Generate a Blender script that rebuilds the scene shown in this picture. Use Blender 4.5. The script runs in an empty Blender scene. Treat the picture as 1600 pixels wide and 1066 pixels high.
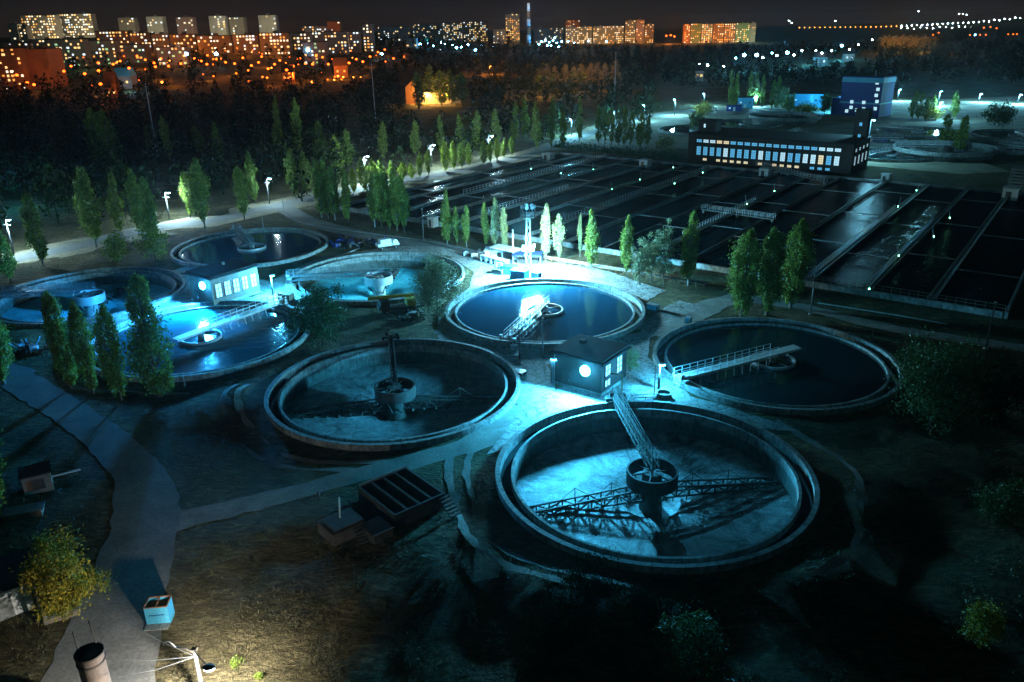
import bpy, math, random
from mathutils import Vector, Matrix
from mathutils.geometry import delaunay_2d_cdt
rnd = random.Random(7)
C = bpy.context.scene.collection
SC = bpy.context.scene
PI = math.pi
# ---------------------------------------------------------------- survey: where things stand
H, F = 44.0, 1244.0
P_, R_ = math.radians(21.5), math.radians(-1.0)
cp, sp, cr, sr = math.cos(P_), math.sin(P_), math.cos(R_), math.sin(R_)
def ray(px, py):
    x = (px-800)/F; y = -(py-533)/F
    x, y = cr*x-sr*y, sr*x+cr*y
    return (x, cp+y*sp, -sp+y*cp)
def at(px, py, z=0.0):
    d = ray(px, py); t = (z-H)/d[2]
    return (d[0]*t, d[1]*t)
def atd(px, D):                       # bearing px, ground distance D
    d = ray(px, 43+(800-px)*0.01745); t = D/d[1]
    return (d[0]*t, D)
def proj(X, Y, Z):
    Z -= H
    f = Y*cp-Z*sp; u = Y*sp+Z*cp
    x, y = X/f, u/f
    x, y = cr*x+sr*y, -sr*x+cr*y
    return (800+F*x, 533-F*y)
def top_z(X, Y, py):
    lo, hi = -20, 300
    for _ in range(50):
        m = (lo+hi)/2
        if proj(X, Y, m)[1] > py: lo = m
        else: hi = m
    return lo
AU = math.radians(53.6)
U = (math.cos(AU), math.sin(AU)); V = (U[1], -U[0])
RZ = AU-PI/2                          # rotation that turns local x to V, local y to U
def uvp(u, v): return (u*U[0]+v*V[0], u*U[1]+v*V[1])
def sstep(a, b, x):
    t = max(0, min(1, (x-a)/(b-a))); return t*t*(3-2*t)
def terrain(x, y):
    left = 1-sstep(-350, 150, x*1100/max(y, 1))
    z = sstep(480, 1150, y)*(34*left)+sstep(650, 1700, y)*14*(1-left)
    z += sstep(1600, 3600, y)*sstep(.42, .68, x/max(y, 1))*34
    return z
# ---------------------------------------------------------------- mesh helpers
class MB:
    def __init__(s): s.v = []; s.f = []; s.sm = []
    def add(s, vs, fs, smooth=False):
        n = len(s.v); s.v += [tuple(p) for p in vs]
        for f in fs: s.f.append(tuple(i+n for i in f)); s.sm.append(smooth)
        return s
    def box(s, c, d, rz=0):
        x, y, z = d[0]/2, d[1]/2, d[2]/2; co, si = math.cos(rz), math.sin(rz)
        vs = []
        for k in (-z, z):
            for a, b in ((-x, -y), (x, -y), (x, y), (-x, y)):
                vs.append((c[0]+a*co-b*si, c[1]+a*si+b*co, c[2]+k))
        return s.add(vs, [(3, 2, 1, 0), (4, 5, 6, 7), (0, 1, 5, 4), (1, 2, 6, 5), (2, 3, 7, 6), (3, 0, 4, 7)])
    def bar(s, p, q, w, h=None):
        h = h or w; p, q = Vector(p), Vector(q); d = (q-p)
        if d.length < 1e-5: return s
        d.normalize(); up = Vector((0, 0, 1)) if abs(d.z) < .95 else Vector((1, 0, 0))
        a = d.cross(up).normalized(); b = a.cross(d)
        vs = [o+a*(i*w/2)+b*(j*h/2) for o in (p, q) for i, j in ((-1, -1), (1, -1), (1, 1), (-1, 1))]
        return s.add(vs, [(3, 2, 1, 0), (4, 5, 6, 7), (0, 1, 5, 4), (1, 2, 6, 5), (2, 3, 7, 6), (3, 0, 4, 7)])
    def tube(s, pts, rs, n=8, cap=True):
        pts = [Vector(p) for p in pts]
        if not hasattr(rs, '__len__'): rs = [rs]*len(pts)
        vs = []; fs = []
        for i, p in enumerate(pts):
            d = (pts[min(i+1, len(pts)-1)]-pts[max(i-1, 0)]).normalized()
            up = Vector((0, 0, 1)) if abs(d.z) < .9 else Vector((1, 0, 0))
            a = d.cross(up).normalized(); b = a.cross(d)
            for k in range(n):
                t = 2*PI*k/n; vs.append(p+(a*math.cos(t)+b*math.sin(t))*rs[i])
        for i in range(len(pts)-1):
            for k in range(n):
                k2 = (k+1) % n; fs.append((i*n+k, i*n+k2, (i+1)*n+k2, (i+1)*n+k))
        if cap: fs += [tuple(range(n))[::-1], tuple((len(pts)-1)*n+k for k in range(n))]
        return s.add(vs, fs, n > 6)
    def lathe(s, prof, n=96, c=(0, 0, 0), closed=True, a0=0, a1=2*PI, smooth=False):
        full = abs(a1-a0-2*PI) < 1e-6; m = n if full else n+1; k = len(prof)
        vs = [(c[0]+r*math.cos(a0+(a1-a0)*i/n), c[1]+r*math.sin(a0+(a1-a0)*i/n), c[2]+z) for i in range(m) for r, z in prof]
        fs = []
        for i in range(n):
            j = (i+1) % m
            for q in range(k if closed else k-1):
                q2 = (q+1) % k; fs.append((i*k+q, j*k+q, j*k+q2, i*k+q2))
        if closed and not full: fs += [tuple(range(k)), tuple((m-1)*k+q for q in range(k))[::-1]]
        return s.add(vs, fs, smooth)
    def disc(s, r, z, n=96, c=(0, 0)):
        return s.add([(c[0]+r*math.cos(2*PI*i/n), c[1]+r*math.sin(2*PI*i/n), z) for i in range(n)], [tuple(range(n))])
    def ell(s, c, r, n=12, m=7):
        prof = [(math.sin(PI*j/m), -math.cos(PI*j/m)) for j in range(m+1)]
        vs = [(c[0]+r[0]*p[0]*math.cos(2*PI*i/n), c[1]+r[1]*p[0]*math.sin(2*PI*i/n), c[2]+r[2]*p[1]) for i in range(n) for p in prof]
        k = m+1
        return s.add(vs, [(i*k+q, ((i+1) % n)*k+q, ((i+1) % n)*k+q+1, i*k+q+1) for i in range(n) for q in range(m)], True)
    def mesh(s, name, mat):
        me = bpy.data.meshes.new(name); me.from_pydata(s.v, [], s.f)
        me.polygons.foreach_set('use_smooth', s.sm); me.materials.append(mat); me.update(); return me
    def build(s, name, mat, parent=None):
        return link(name, s.mesh(name, mat), parent)
def link(name, me, parent=None):
    o = bpy.data.objects.new(name, me); C.objects.link(o)
    if parent: o.parent = parent
    return o
def tag(o, label, cat, group=None, kind=None):
    if label: o['label'] = label
    if cat: o['category'] = cat
    if group: o['group'] = group
    if kind: o['kind'] = kind
    return o
def thing(name, label, cat, loc=(0, 0, 0), rz=0, group=None):
    o = bpy.data.objects.new(name, None); C.objects.link(o)
    o.location = loc if len(loc) == 3 else (loc[0], loc[1], 0); o.rotation_euler.z = rz
    return tag(o, label, cat, group)
def dup(root, loc, rz=0, scale=1, label=None):
    r = root.copy(); C.objects.link(r); r.location = loc; r.rotation_euler.z = rz; r.scale = (scale,)*3
    if label: r['label'] = label
    for ch in list(root.children):
        c = ch.copy(); C.objects.link(c); c.parent = r
        for g in list(ch.children):
            d = g.copy(); C.objects.link(d); d.parent = c
    return r
ORD = 'first second third fourth fifth sixth seventh eighth ninth tenth eleventh twelfth thirteenth fourteenth fifteenth sixteenth seventeenth eighteenth nineteenth twentieth'.split()
# ---------------------------------------------------------------- materials
def nt(name):
    m = bpy.data.materials.new(name); m.use_nodes = True; t = m.node_tree
    return m, t, t.nodes['Principled BSDF']
def ramp(t, fac, stops):
    r = t.nodes.new('ShaderNodeValToRGB'); e = r.color_ramp.elements
    e[0].position, e[0].color = stops[0][0], (*stops[0][1], 1); e[1].position, e[1].color = stops[-1][0], (*stops[-1][1], 1)
    for p, c in stops[1:-1]:
        x = e.new(p); x.color = (*c, 1)
    t.links.new(fac, r.inputs[0]); return r.outputs[0]
def noise(t, scale, detail=5, rough=.6, stretch=None, dist=0, rot=0):
    n = t.nodes.new('ShaderNodeTexNoise'); n.inputs['Scale'].default_value = scale; n.inputs['Detail'].default_value = detail
    n.inputs['Roughness'].default_value = rough; n.inputs['Distortion'].default_value = dist
    tc = t.nodes.new('ShaderNodeTexCoord'); src = tc.outputs['Object']
    if stretch:
        mp = t.nodes.new('ShaderNodeMapping'); mp.inputs['Scale'].default_value = stretch; mp.inputs['Rotation'].default_value = (0, 0, rot)
        t.links.new(src, mp.inputs[0]); src = mp.outputs[0]
    t.links.new(src, n.inputs['Vector']); return n.outputs['Fac']
def bump(t, b, h, strength=.4, dist=.1):
    n = t.nodes.new('ShaderNodeBump'); n.inputs['Strength'].default_value = strength; n.inputs['Distance'].default_value = dist
    t.links.new(h, n.inputs['Height']); t.links.new(n.outputs[0], b.inputs['Normal'])
def mul(t, a, b, mode='MULTIPLY', f=1.0):
    n = t.nodes.new('ShaderNodeMix'); n.data_type = 'RGBA'; n.blend_type = mode; n.inputs['Factor'].default_value = f
    t.links.new(a, n.inputs['A']); t.links.new(b, n.inputs['B']); return n.outputs['Result']
def surf(name, c1, c2, scale=.5, rough=.85, metal=0, bs=.3, bscale=8, fine=True, stretch=None, bdist=.05, rot=0, crack=0):
    m, t, b = nt(name)
    col = ramp(t, noise(t, scale, 6, .65, stretch, .6, rot), [(.32, c1), (.68, c2)])
    if fine: col = mul(t, col, ramp(t, noise(t, scale*14, 3, .7), [(.3, (.6, .6, .6)), (.7, (1.15, 1.15, 1.15))]))
    if crack:
        vo = t.nodes.new('ShaderNodeTexVoronoi'); vo.feature = 'DISTANCE_TO_EDGE'; vo.inputs['Scale'].default_value = crack
        tc = t.nodes.new('ShaderNodeTexCoord'); wn = t.nodes.new('ShaderNodeTexNoise'); wn.inputs['Scale'].default_value = .8; wn.inputs['Detail'].default_value = 5; t.links.new(tc.outputs['Object'], wn.inputs['Vector'])
        vm = t.nodes.new('ShaderNodeVectorMath'); vm.operation = 'MULTIPLY_ADD'; t.links.new(wn.outputs['Color'], vm.inputs[0]); vm.inputs[1].default_value = (2.2, 2.2, 0); t.links.new(tc.outputs['Object'], vm.inputs[2]); t.links.new(vm.outputs[0], vo.inputs['Vector'])
        col = mul(t, col, ramp(t, vo.outputs['Distance'], [(0, (.3, .3, .28)), (.014, (.45, .45, .42)), (.03, (1, 1, 1)), (1, (1, 1, 1))]))
        col = mul(t, col, ramp(t, noise(t, .9, 6, .75, None, 1.2), [(.38, (.45, .44, .40)), (.5, (1, 1, 1)), (.72, (1.15, 1.15, 1.15))]))
    t.links.new(col, b.inputs['Base Color']); b.inputs['Roughness'].default_value = rough; b.inputs['Metallic'].default_value = metal
    if bs: bump(t, b, noise(t, bscale, 4, .6, stretch, 0, rot), bs, bdist)
    return m
def emit(name, col, strength):
    m, t, b = nt(name); b.inputs['Base Color'].default_value = (*[min(1, c*.8) for c in col], 1)
    b.inputs['Emission Color'].default_value = (*col, 1); b.inputs['Emission Strength'].default_value = strength; return m
def leafm(name, ca, cb, trans=.25):
    m, t, b = nt(name)
    g = t.nodes.new('ShaderNodeNewGeometry'); col = ramp(t, g.outputs['Random Per Island'], [(0, ca), (.6, cb), (1, tuple(x*1.7 for x in cb))])
    oi = t.nodes.new('ShaderNodeObjectInfo')
    col = mul(t, col, ramp(t, oi.outputs['Random'], [(0, (.75, .8, .8)), (1, (1.15, 1.1, 1.0))]))
    t.links.new(col, b.inputs['Base Color']); b.inputs['Roughness'].default_value = .6
    b.inputs['Specular IOR Level'].default_value = .25
    tr = t.nodes.new('ShaderNodeBsdfTranslucent'); t.links.new(col, tr.inputs[0])
    mx = t.nodes.new('ShaderNodeMixShader'); mx.inputs[0].default_value = trans
    t.links.new(b.outputs[0], mx.inputs[1]); t.links.new(tr.outputs[0], mx.inputs[2])
    t.links.new(mx.outputs[0], t.nodes['Material Output'].inputs[0]); return m
def waterm(name, c, rough, ws, wscale, stretch=None, spec=.5, ior=1.33):
    m, t, b = nt(name); b.inputs['Base Color'].default_value = (*c, 1); b.inputs['Roughness'].default_value = rough
    b.inputs['IOR'].default_value = ior; b.inputs['Specular IOR Level'].default_value = spec
    n1 = noise(t, wscale, 4, .6, stretch, .8); bump(t, b, n1, ws, .15); return m
def polar(t, na, sr):
    tc = t.nodes.new('ShaderNodeTexCoord'); sx = t.nodes.new('ShaderNodeSeparateXYZ'); t.links.new(tc.outputs['Object'], sx.inputs[0])
    at_ = t.nodes.new('ShaderNodeMath'); at_.operation = 'ARCTAN2'; t.links.new(sx.outputs[1], at_.inputs[0]); t.links.new(sx.outputs[0], at_.inputs[1])
    m1 = t.nodes.new('ShaderNodeMath'); m1.operation = 'MULTIPLY'; t.links.new(at_.outputs[0], m1.inputs[0]); m1.inputs[1].default_value = na
    ln = t.nodes.new('ShaderNodeVectorMath'); ln.operation = 'LENGTH'; t.links.new(tc.outputs['Object'], ln.inputs[0])
    m2 = t.nodes.new('ShaderNodeMath'); m2.operation = 'MULTIPLY'; t.links.new(ln.outputs['Value'], m2.inputs[0]); m2.inputs[1].default_value = sr
    return m1.outputs[0], m2.outputs[0], sx.outputs[2]
def tankwall(name, c1, c2, rough=.75):
    m, t, b = nt(name)
    col = ramp(t, noise(t, .5, 7, .7, None, .8), [(.3, c1), (.7, c2)])
    a, r, z = polar(t, 8, .5); cb = t.nodes.new('ShaderNodeCombineXYZ'); t.links.new(a, cb.inputs[0]); zz = t.nodes.new('ShaderNodeMath'); zz.operation = 'MULTIPLY'; t.links.new(z, zz.inputs[0]); zz.inputs[1].default_value = .35; t.links.new(zz.outputs[0], cb.inputs[1]); t.links.new(r, cb.inputs[2])
    n = t.nodes.new('ShaderNodeTexNoise'); n.inputs['Scale'].default_value = 3.5; n.inputs['Detail'].default_value = 6; n.inputs['Roughness'].default_value = .7; t.links.new(cb.outputs[0], n.inputs['Vector'])
    col = mul(t, col, ramp(t, n.outputs['Fac'], [(.35, (.35, .36, .34)), (.6, (1.1, 1.1, 1.1))]))
    f = t.nodes.new('ShaderNodeMath'); f.operation = 'MULTIPLY'; t.links.new(a, f.inputs[0]); f.inputs[1].default_value = 36/(2*PI*8)
    fr = t.nodes.new('ShaderNodeMath'); fr.operation = 'FRACT'; t.links.new(f.outputs[0], fr.inputs[0])
    col = mul(t, col, ramp(t, fr.outputs[0], [(0, (.25, .25, .25)), (.022, (.3, .3, .3)), (.04, (1, 1, 1)), (1, (1, 1, 1))]))
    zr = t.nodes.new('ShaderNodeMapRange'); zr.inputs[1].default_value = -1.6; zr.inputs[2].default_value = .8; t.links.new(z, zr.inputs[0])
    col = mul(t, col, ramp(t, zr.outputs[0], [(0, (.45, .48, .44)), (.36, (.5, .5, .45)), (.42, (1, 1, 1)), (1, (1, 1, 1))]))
    t.links.new(col, b.inputs['Base Color']); b.inputs['Roughness'].default_value = rough; bump(t, b, n.outputs['Fac'], .4, .06); return m
def tankfloor(name, c0, c1, c2, rough, ws=.5, gs=7, gd=.12, blot=.35):
    m, t, b = nt(name)
    col = ramp(t, noise(t, blot, 9, .72, None, 1.4), [(.36, c0), (.46, c1), (.66, c2)])
    a, r, z = polar(t, 10, .16); cb = t.nodes.new('ShaderNodeCombineXYZ'); t.links.new(a, cb.inputs[0]); t.links.new(r, cb.inputs[1])
    n = t.nodes.new('ShaderNodeTexNoise'); n.inputs['Scale'].default_value = 1.6; n.inputs['Detail'].default_value = 8; n.inputs['Roughness'].default_value = .75; n.inputs['Distortion'].default_value = .7; t.links.new(cb.outputs[0], n.inputs['Vector'])
    col = mul(t, col, ramp(t, n.outputs['Fac'], [(.36, (.3, .3, .3)), (.5, (1, 1, 1)), (.7, (1.3, 1.3, 1.3))]), 'MULTIPLY', ws)
    col = mul(t, col, ramp(t, noise(t, gs, 4, .8), [(.35, (.45, .45, .45)), (.65, (1.25, 1.25, 1.25))]))
    t.links.new(col, b.inputs['Base Color']); b.inputs['Roughness'].default_value = rough; bump(t, b, noise(t, gs, 5, .8), .9, gd); return m
M = {}
M['concrete'] = surf('concrete', (.20, .21, .21), (.36, .37, .36), .35, .85, 0, .35, 3)
M['rim'] = tankwall('tank concrete', (.11, .125, .125), (.31, .33, .32))
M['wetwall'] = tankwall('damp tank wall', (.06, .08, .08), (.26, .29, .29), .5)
M['apron'] = surf('cracked concrete paving', (.16, .16, .15), (.38, .38, .37), .16, .85, 0, .5, 2.5, bdist=.06, crack=.4)
M['asphalt'] = surf('worn asphalt', (.085, .09, .09), (.17, .17, .165), .22, .88, 0, .4, 5)
M['trackm'] = surf('dusty track', (.12, .115, .10), (.27, .26, .23), .3, .95, 0, .6, 3)
M['sand'] = surf('bare sandy soil', (.12, .10, .06), (.30, .25, .17), .12, .95, 0, .6, 2, bdist=.12)
M['steel'] = surf('galvanised steel', (.34, .36, .38), (.5, .52, .54), 2, .45, .3, .1, 20)
M['dsteel'] = surf('dark rusty steel', (.035, .032, .03), (.09, .075, .065), 2, .6, .2, .2, 20)
M['white'] = surf('white paint', (.55, .57, .57), (.78, .78, .77), 1.5, .6, 0, .1, 10)
M['bluepaint'] = surf('blue paint', (.012, .03, .20), (.02, .05, .28), 1.5, .6, 0, .1, 10)
M['cyanpaint'] = surf('light blue paint', (.06, .34, .52), (.08, .42, .62), 1.2, .5, 0, .1, 10)
M['yellow'] = surf('yellow paint', (.42, .33, .04), (.55, .44, .07), 1.5, .5, 0, .1, 10)
M['rust'] = surf('rust', (.16, .07, .03), (.32, .14, .06), 2, .85, 0, .4, 14)
M['roofing'] = surf('dark bitumen roof', (.010, .010, .011), (.022, .022, .023), .7, .95, 0, .4, 6)
M['silo'] = surf('dull brown metal', (.09, .07, .06), (.16, .12, .10), 1.2, .7, .1, .2, 8)
M['steelmid'] = surf('dull painted steel', (.10, .11, .12), (.19, .20, .21), 2, .5, .2, .1, 20)
M['darkconcrete'] = surf('dark mottled concrete', (.03, .032, .03), (.085, .085, .08), .8, .9, 0, .5, 4)  # darker concrete tone, mottled at random
M['rubber'] = surf('black rubber', (.015, .015, .015), (.03, .03, .03), 4, .8, 0, 0)
M['wood'] = surf('weathered planks', (.10, .08, .06), (.22, .18, .13), 3, .85, 0, .4, 10, stretch=(1, 8, 1))
M['bark'] = surf('bark', (.06, .05, .04), (.14, .12, .10), 3, .9, 0, .6, 9, stretch=(1, 1, .25))
M['pbark'] = surf('pale poplar bark', (.16, .16, .15), (.34, .34, .32), 3, .85, 0, .5, 9, stretch=(1, 1, .25))
M['sludge'] = tankfloor('streaked sludge floor', (.035, .04, .04), (.20, .22, .22), (.46, .49, .50), .65, .8, 5, .1, .3)
M['glitter'] = tankfloor('gritty wet tank floor', (.06, .075, .08), (.17, .20, .21), (.42, .47, .48), .36, .3, 6, .16, .5)
M['lamptint_floor'] = tankfloor('dry tank floor tinted lamp-cyan', (.03, .22, .28), (.06, .44, .52), (.12, .58, .66), .7, .3, 3, .05, .16)  # cyan of the lamplight is put into the floor colour
M['leaf'] = leafm('poplar leaves', (.06, .10, .015), (.155, .21, .036), .35)
M['leafpale'] = leafm('pale autumn leaves', (.11, .14, .06), (.22, .25, .12))
M['leafgrey'] = leafm('grey green twigs', (.10, .13, .07), (.20, .23, .13))
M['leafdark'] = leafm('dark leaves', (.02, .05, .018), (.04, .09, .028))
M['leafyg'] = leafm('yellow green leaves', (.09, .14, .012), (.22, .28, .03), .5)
M['leafwood'] = leafm('wood leaves darkened as unlit', (.007, .013, .006), (.013, .022, .009), .1)  # leaf colour darkened to stand for the lack of light
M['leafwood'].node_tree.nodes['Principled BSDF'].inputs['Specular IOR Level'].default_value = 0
M['leafyellow'] = leafm('yellowing leaves', (.06, .09, .012), (.26, .20, .02))
M['leafbrown'] = leafm('brown autumn leaves', (.10, .075, .03), (.17, .12, .05))
M['water'] = waterm('settled water', (.004, .022, .026), .07, .22, .5)
M['waterB'] = waterm('turbid water tinted floodlit blue', (.006, .034, .060), .08, .2, .5)  # turbid, with the floodlit blue put into its base colour
M['bwater'] = waterm('aerated water', (.003, .012, .018), .14, .8, 1.4, None, .3, 1.045)
M['waterH'] = waterm('scummy lamp-tinted water', (.012, .07, .10), .15, .35, .8)  # cyan lamp glow mixed into the base colour of the scum
def brickm(name, c1, c2, mort, scale=1.0):
    m, t, b = nt(name); tc = t.nodes.new('ShaderNodeTexCoord')
    sx = t.nodes.new('ShaderNodeSeparateXYZ'); t.links.new(tc.outputs['Object'], sx.inputs[0])
    ad = t.nodes.new('ShaderNodeMath'); t.links.new(sx.outputs[0], ad.inputs[0]); t.links.new(sx.outputs[1], ad.inputs[1])
    cb = t.nodes.new('ShaderNodeCombineXYZ'); t.links.new(ad.outputs[0], cb.inputs[0]); t.links.new(sx.outputs[2], cb.inputs[1])
    br = t.nodes.new('ShaderNodeTexBrick'); t.links.new(cb.outputs[0], br.inputs[0])
    br.inputs['Color1'].default_value = (*c1, 1); br.inputs['Color2'].default_value = (*c2, 1); br.inputs['Mortar'].default_value = (*mort, 1)
    br.inputs['Scale'].default_value = scale; br.inputs['Brick Width'].default_value = .26; br.inputs['Row Height'].default_value = .085; br.inputs['Mortar Size'].default_value = .012
    col = mul(t, br.outputs[0], ramp(t, noise(t, .7, 4), [(.3, (.6, .6, .6)), (.7, (1.1, 1.1, 1.1))]))
    t.links.new(col, b.inputs['Base Color']); b.inputs['Roughness'].default_value = .88; bump(t, b, br.outputs['Fac'], -.3, .02); return m
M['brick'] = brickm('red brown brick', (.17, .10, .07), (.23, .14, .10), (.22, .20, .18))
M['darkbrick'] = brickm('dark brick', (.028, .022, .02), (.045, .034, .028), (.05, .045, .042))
def groundm():
    m, t, b = nt('dry grass and soil')
    base = ramp(t, noise(t, .07, 7, .65, None, 1.0), [(.3, (.05, .055, .024)), (.5, (.115, .098, .052)), (.7, (.20, .17, .10))])
    st = ramp(t, noise(t, .5, 8, .75, (1, 2.6, 1), 1.6, .5), [(.3, (.2, .2, .2)), (.5, (.85, .85, .85)), (.68, (2.0, 1.95, 1.8))])
    t.links.new(mul(t, base, st), b.inputs['Base Color']); b.inputs['Roughness'].default_value = .95; b.inputs['Specular IOR Level'].default_value = .1
    n = t.nodes.new('ShaderNodeMath'); n.operation = 'ADD'
    t.links.new(noise(t, .55, 8, .7, (1, 2.6, 1), 1.5, .5), n.inputs[0]); t.links.new(noise(t, 2.2, 6, .7), n.inputs[1])
    bump(t, b, n.outputs[0], 1.0, .85); return m
M['ground'] = groundm()
def lampcol(k):
    return {'ice': (.22, .74, 1.0), 'blue': (.03, .40, 1.0), 'cyan': (.055, .56, 1.0), 'white': (.82, .92, 1.0), 'road': (.52, .86, 1.0), 'orange': (1.0, .27, .03), 'warm': (1.0, .80, .48), 'green': (.25, 1.0, .6), 'amber': (1.0, .50, .08)}[k]
for k in ('ice', 'blue', 'cyan', 'white', 'road', 'orange', 'warm', 'green', 'amber'): M['L'+k] = emit('lit '+k+' lamp', lampcol(k), 60 if k in ('cyan', 'blue') else 24)
M['Lfar white'] = emit('far white lamp', (.7, .92, 1), 60)
M['Lfar blue'] = emit('far blue lamp', (.2, .6, 1), 70)
M['Lfar orange'] = emit('far orange lamp', (1, .13, .01), 6); M['Lfar amber'] = emit('far amber lamp', (1, .28, .03), 9)
WIN = [emit('window warm', (1, .62, .22), 1.5), emit('window amber', (1, .42, .08), 1.2), emit('window pale', (1, .86, .6), 1.7), emit('window cool', (.75, .92, 1), 1.5), emit('window green', (.55, 1, .5), .7)]
M['hallglass'] = emit('hall window blue', (.13, .52, .85), .75); M['hallwarm'] = emit('hall window warm', (.95, .75, .45), .9); M['hallpale'] = emit('hall window pale', (.55, .82, .95), .95)
M['houseglass'] = emit('house window', (.55, .9, 1.0), .8)
M['frame'] = surf('dark window frame', (.05, .055, .06), (.08, .085, .09), 3, .6, 0, 0)
# ---------------------------------------------------------------- lights
SC_L = 1.0
def lamp_light(name, loc, power, col, r=.3, parent=None, spot=None):
    l = bpy.data.lights.new(name, 'SPOT' if spot else 'POINT'); l.energy = power*SC_L; l.color = col; l.shadow_soft_size = r
    o = bpy.data.objects.new(name, l); C.objects.link(o); o.location = loc
    if spot:
        l.spot_size = math.radians(spot[1]); l.spot_blend = spot[2]
        o.rotation_euler = Vector(spot[0]).to_track_quat('-Z', 'Y').to_euler()
    if parent: o.parent = parent
    return o
# ---------------------------------------------------------------- tanks: centres on a 36.5 m grid
RT = 16.5
TK = {'A': (14.5, 72.7), 'B': (-15.5, 95.2), 'C': (36.3, 102.0), 'D': (5.5, 124.9), 'E': (-25.3, 145.9), 'F': (-56.5, 169.7), 'G': (-76.4, 137.5), 'H': (-48.0, 115.0)}
FT = {'T1': at(1088, 205), 'T2': (132, 392), 'T3': at(1436, 208), 'T4': at(1404, 221), 'T5': at(1388, 243), 'T6': at(1588, 213), 'T7': at(1566, 232), 'T8': (151.5, 281), 'T9': at(1165, 195), 'T10': at(1232, 216)}
fts = list(FT.items())
holes = [(x, y, RT-.2) for x, y in TK.values()]
# far tanks stand fully on the ground, no holes needed
def sheet(name, poly, z, mat, kind='structure', extra=None, zf=None, cut=True, densify=1.3):
    pts = []; 
    n = len(poly)
    for i in range(n):
        a, b = poly[i], poly[(i+1) % n]; L = math.dist(a, b); k = max(1, int(L/densify))
        for j in range(k): q = .22 if name != 'ground' or zf is None else 0; pts.append((a[0]+(b[0]-a[0])*j/k+q*rnd.uniform(-1, 1), a[1]+(b[1]-a[1])*j/k+q*rnd.uniform(-1, 1)))
    edges = [(i, (i+1) % len(pts)) for i in range(len(pts))]; bound = list(pts)
    if cut:
        for hx, hy, hr in holes:
            k0 = len(pts); m = 72
            for i in range(m): pts.append((hx+hr*math.cos(2*PI*i/m), hy+hr*math.sin(2*PI*i/m)))
            edges += [(k0+i, k0+(i+1) % m) for i in range(m)]
    for p in (extra or []): pts.append(p)
    vs, _, fs, *_r = delaunay_2d_cdt([Vector(p) for p in pts], edges, [], 0, 1e-5)
    xs = [p[0] for p in bound]; ys = [p[1] for p in bound]
    def inside(x, y):
        r = False; j = len(bound)-1
        for i in range(len(bound)):
            if (ys[i] > y) != (ys[j] > y) and x < (xs[j]-xs[i])*(y-ys[i])/(ys[j]-ys[i])+xs[i]: r = not r
            j = i
        return r
    keep = []
    for f in fs:
        x = sum(vs[i].x for i in f)/len(f); y = sum(vs[i].y for i in f)/len(f)
        if cut and any((x-a)**2+(y-b)**2 < (c*.999)**2 for a, b, c in holes): continue
        if not inside(x, y): continue
        keep.append(tuple(f))
    used = sorted({i for f in keep for i in f}); mp = {u: i for i, u in enumerate(used)}
    mb = MB(); 
    def up(f):
        a, b, c = [vs[i] for i in f[:3]]
        return f if (b.x-a.x)*(c.y-a.y)-(b.y-a.y)*(c.x-a.x) > 0 else f[::-1]
    mb.add([(vs[u].x, vs[u].y, (zf(vs[u].x, vs[u].y) if zf else 0)+z) for u in used], [tuple(mp[i] for i in up(f)) for f in keep], zf is not None)
    o = mb.build(name, mat); o['kind'] = kind; return o
def strip(pts, w):
    pts = [Vector(p) for p in pts]; sm = []
    for i in range(len(pts)-1):           # Catmull-Rom
        p0, p1, p2, p3 = pts[max(i-1, 0)], pts[i], pts[i+1], pts[min(i+2, len(pts)-1)]
        k = max(2, int((p2-p1).length/4))
        for j in range(k):
            t = j/k; sm.append(.5*((2*p1)+(p2-p0)*t+(2*p0-5*p1+4*p2-p3)*t*t+(3*p1-p0-3*p2+p3)*t**3))
    sm.append(pts[-1]); L = []; Rr = []
    ws = w if hasattr(w, '__len__') else [w, w]
    for i, p in enumerate(sm):
        d = (sm[min(i+1, len(sm)-1)]-sm[max(i-1, 0)]).normalized(); nrm = Vector((-d.y, d.x))
        f = i/(len(sm)-1)*(len(ws)-1); k = min(int(f), len(ws)-2); ww = ws[k]+(ws[k+1]-ws[k])*(f-k)
        L.append(tuple(p+nrm*ww/2)); Rr.append(tuple(p-nrm*ww/2))
    return Rr+L[::-1], sm
PX = lambda *l: [at(*p) for p in l]
# roads and yards (poly lists first, so the relief can stay off them)
road_l, cl1 = strip(PX((-120, 436), (0, 410), (120, 385), (240, 357), (330, 345), (440, 320), (600, 288), (700, 272), (800, 250), (860, 232), (920, 210), (960, 194), (1020, 181), (1100, 173), (1250, 177), (1400, 186), (1600, 196), (1800, 206)), 6.5)
road_f, cl2 = strip(PX((20, 590), (90, 632), (170, 690), (222, 750), (225, 830), (200, 900), (178, 980), (150, 1066), (120, 1180)), [5.0, 4.6, 4.4, 4.4, 6.2, 6.4, 7, 8.2, 9])
path_f, cl3 = strip(PX((225, 830), (300, 808), (420, 780), (560, 742), (680, 712), (770, 680), (830, 640)), [4.5, 3.4, 3.0, 3.0, 3.2, 4, 7])
road_m, cl4 = strip(PX((440, 322), (480, 345), (560, 366), (650, 382), (740, 398), (800, 410)), 5.5)
road_r, cl5 = strip(PX((1010, 520), (1085, 490), (1150, 466), (1260, 482), (1400, 515), (1600, 545), (1760, 570)), [7, 6, 4, 3.2, 3.2, 3.2, 3.2])
road_p, cl6 = strip(PX((30, 590), (-60, 560), (-200, 520)), 5)
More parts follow.
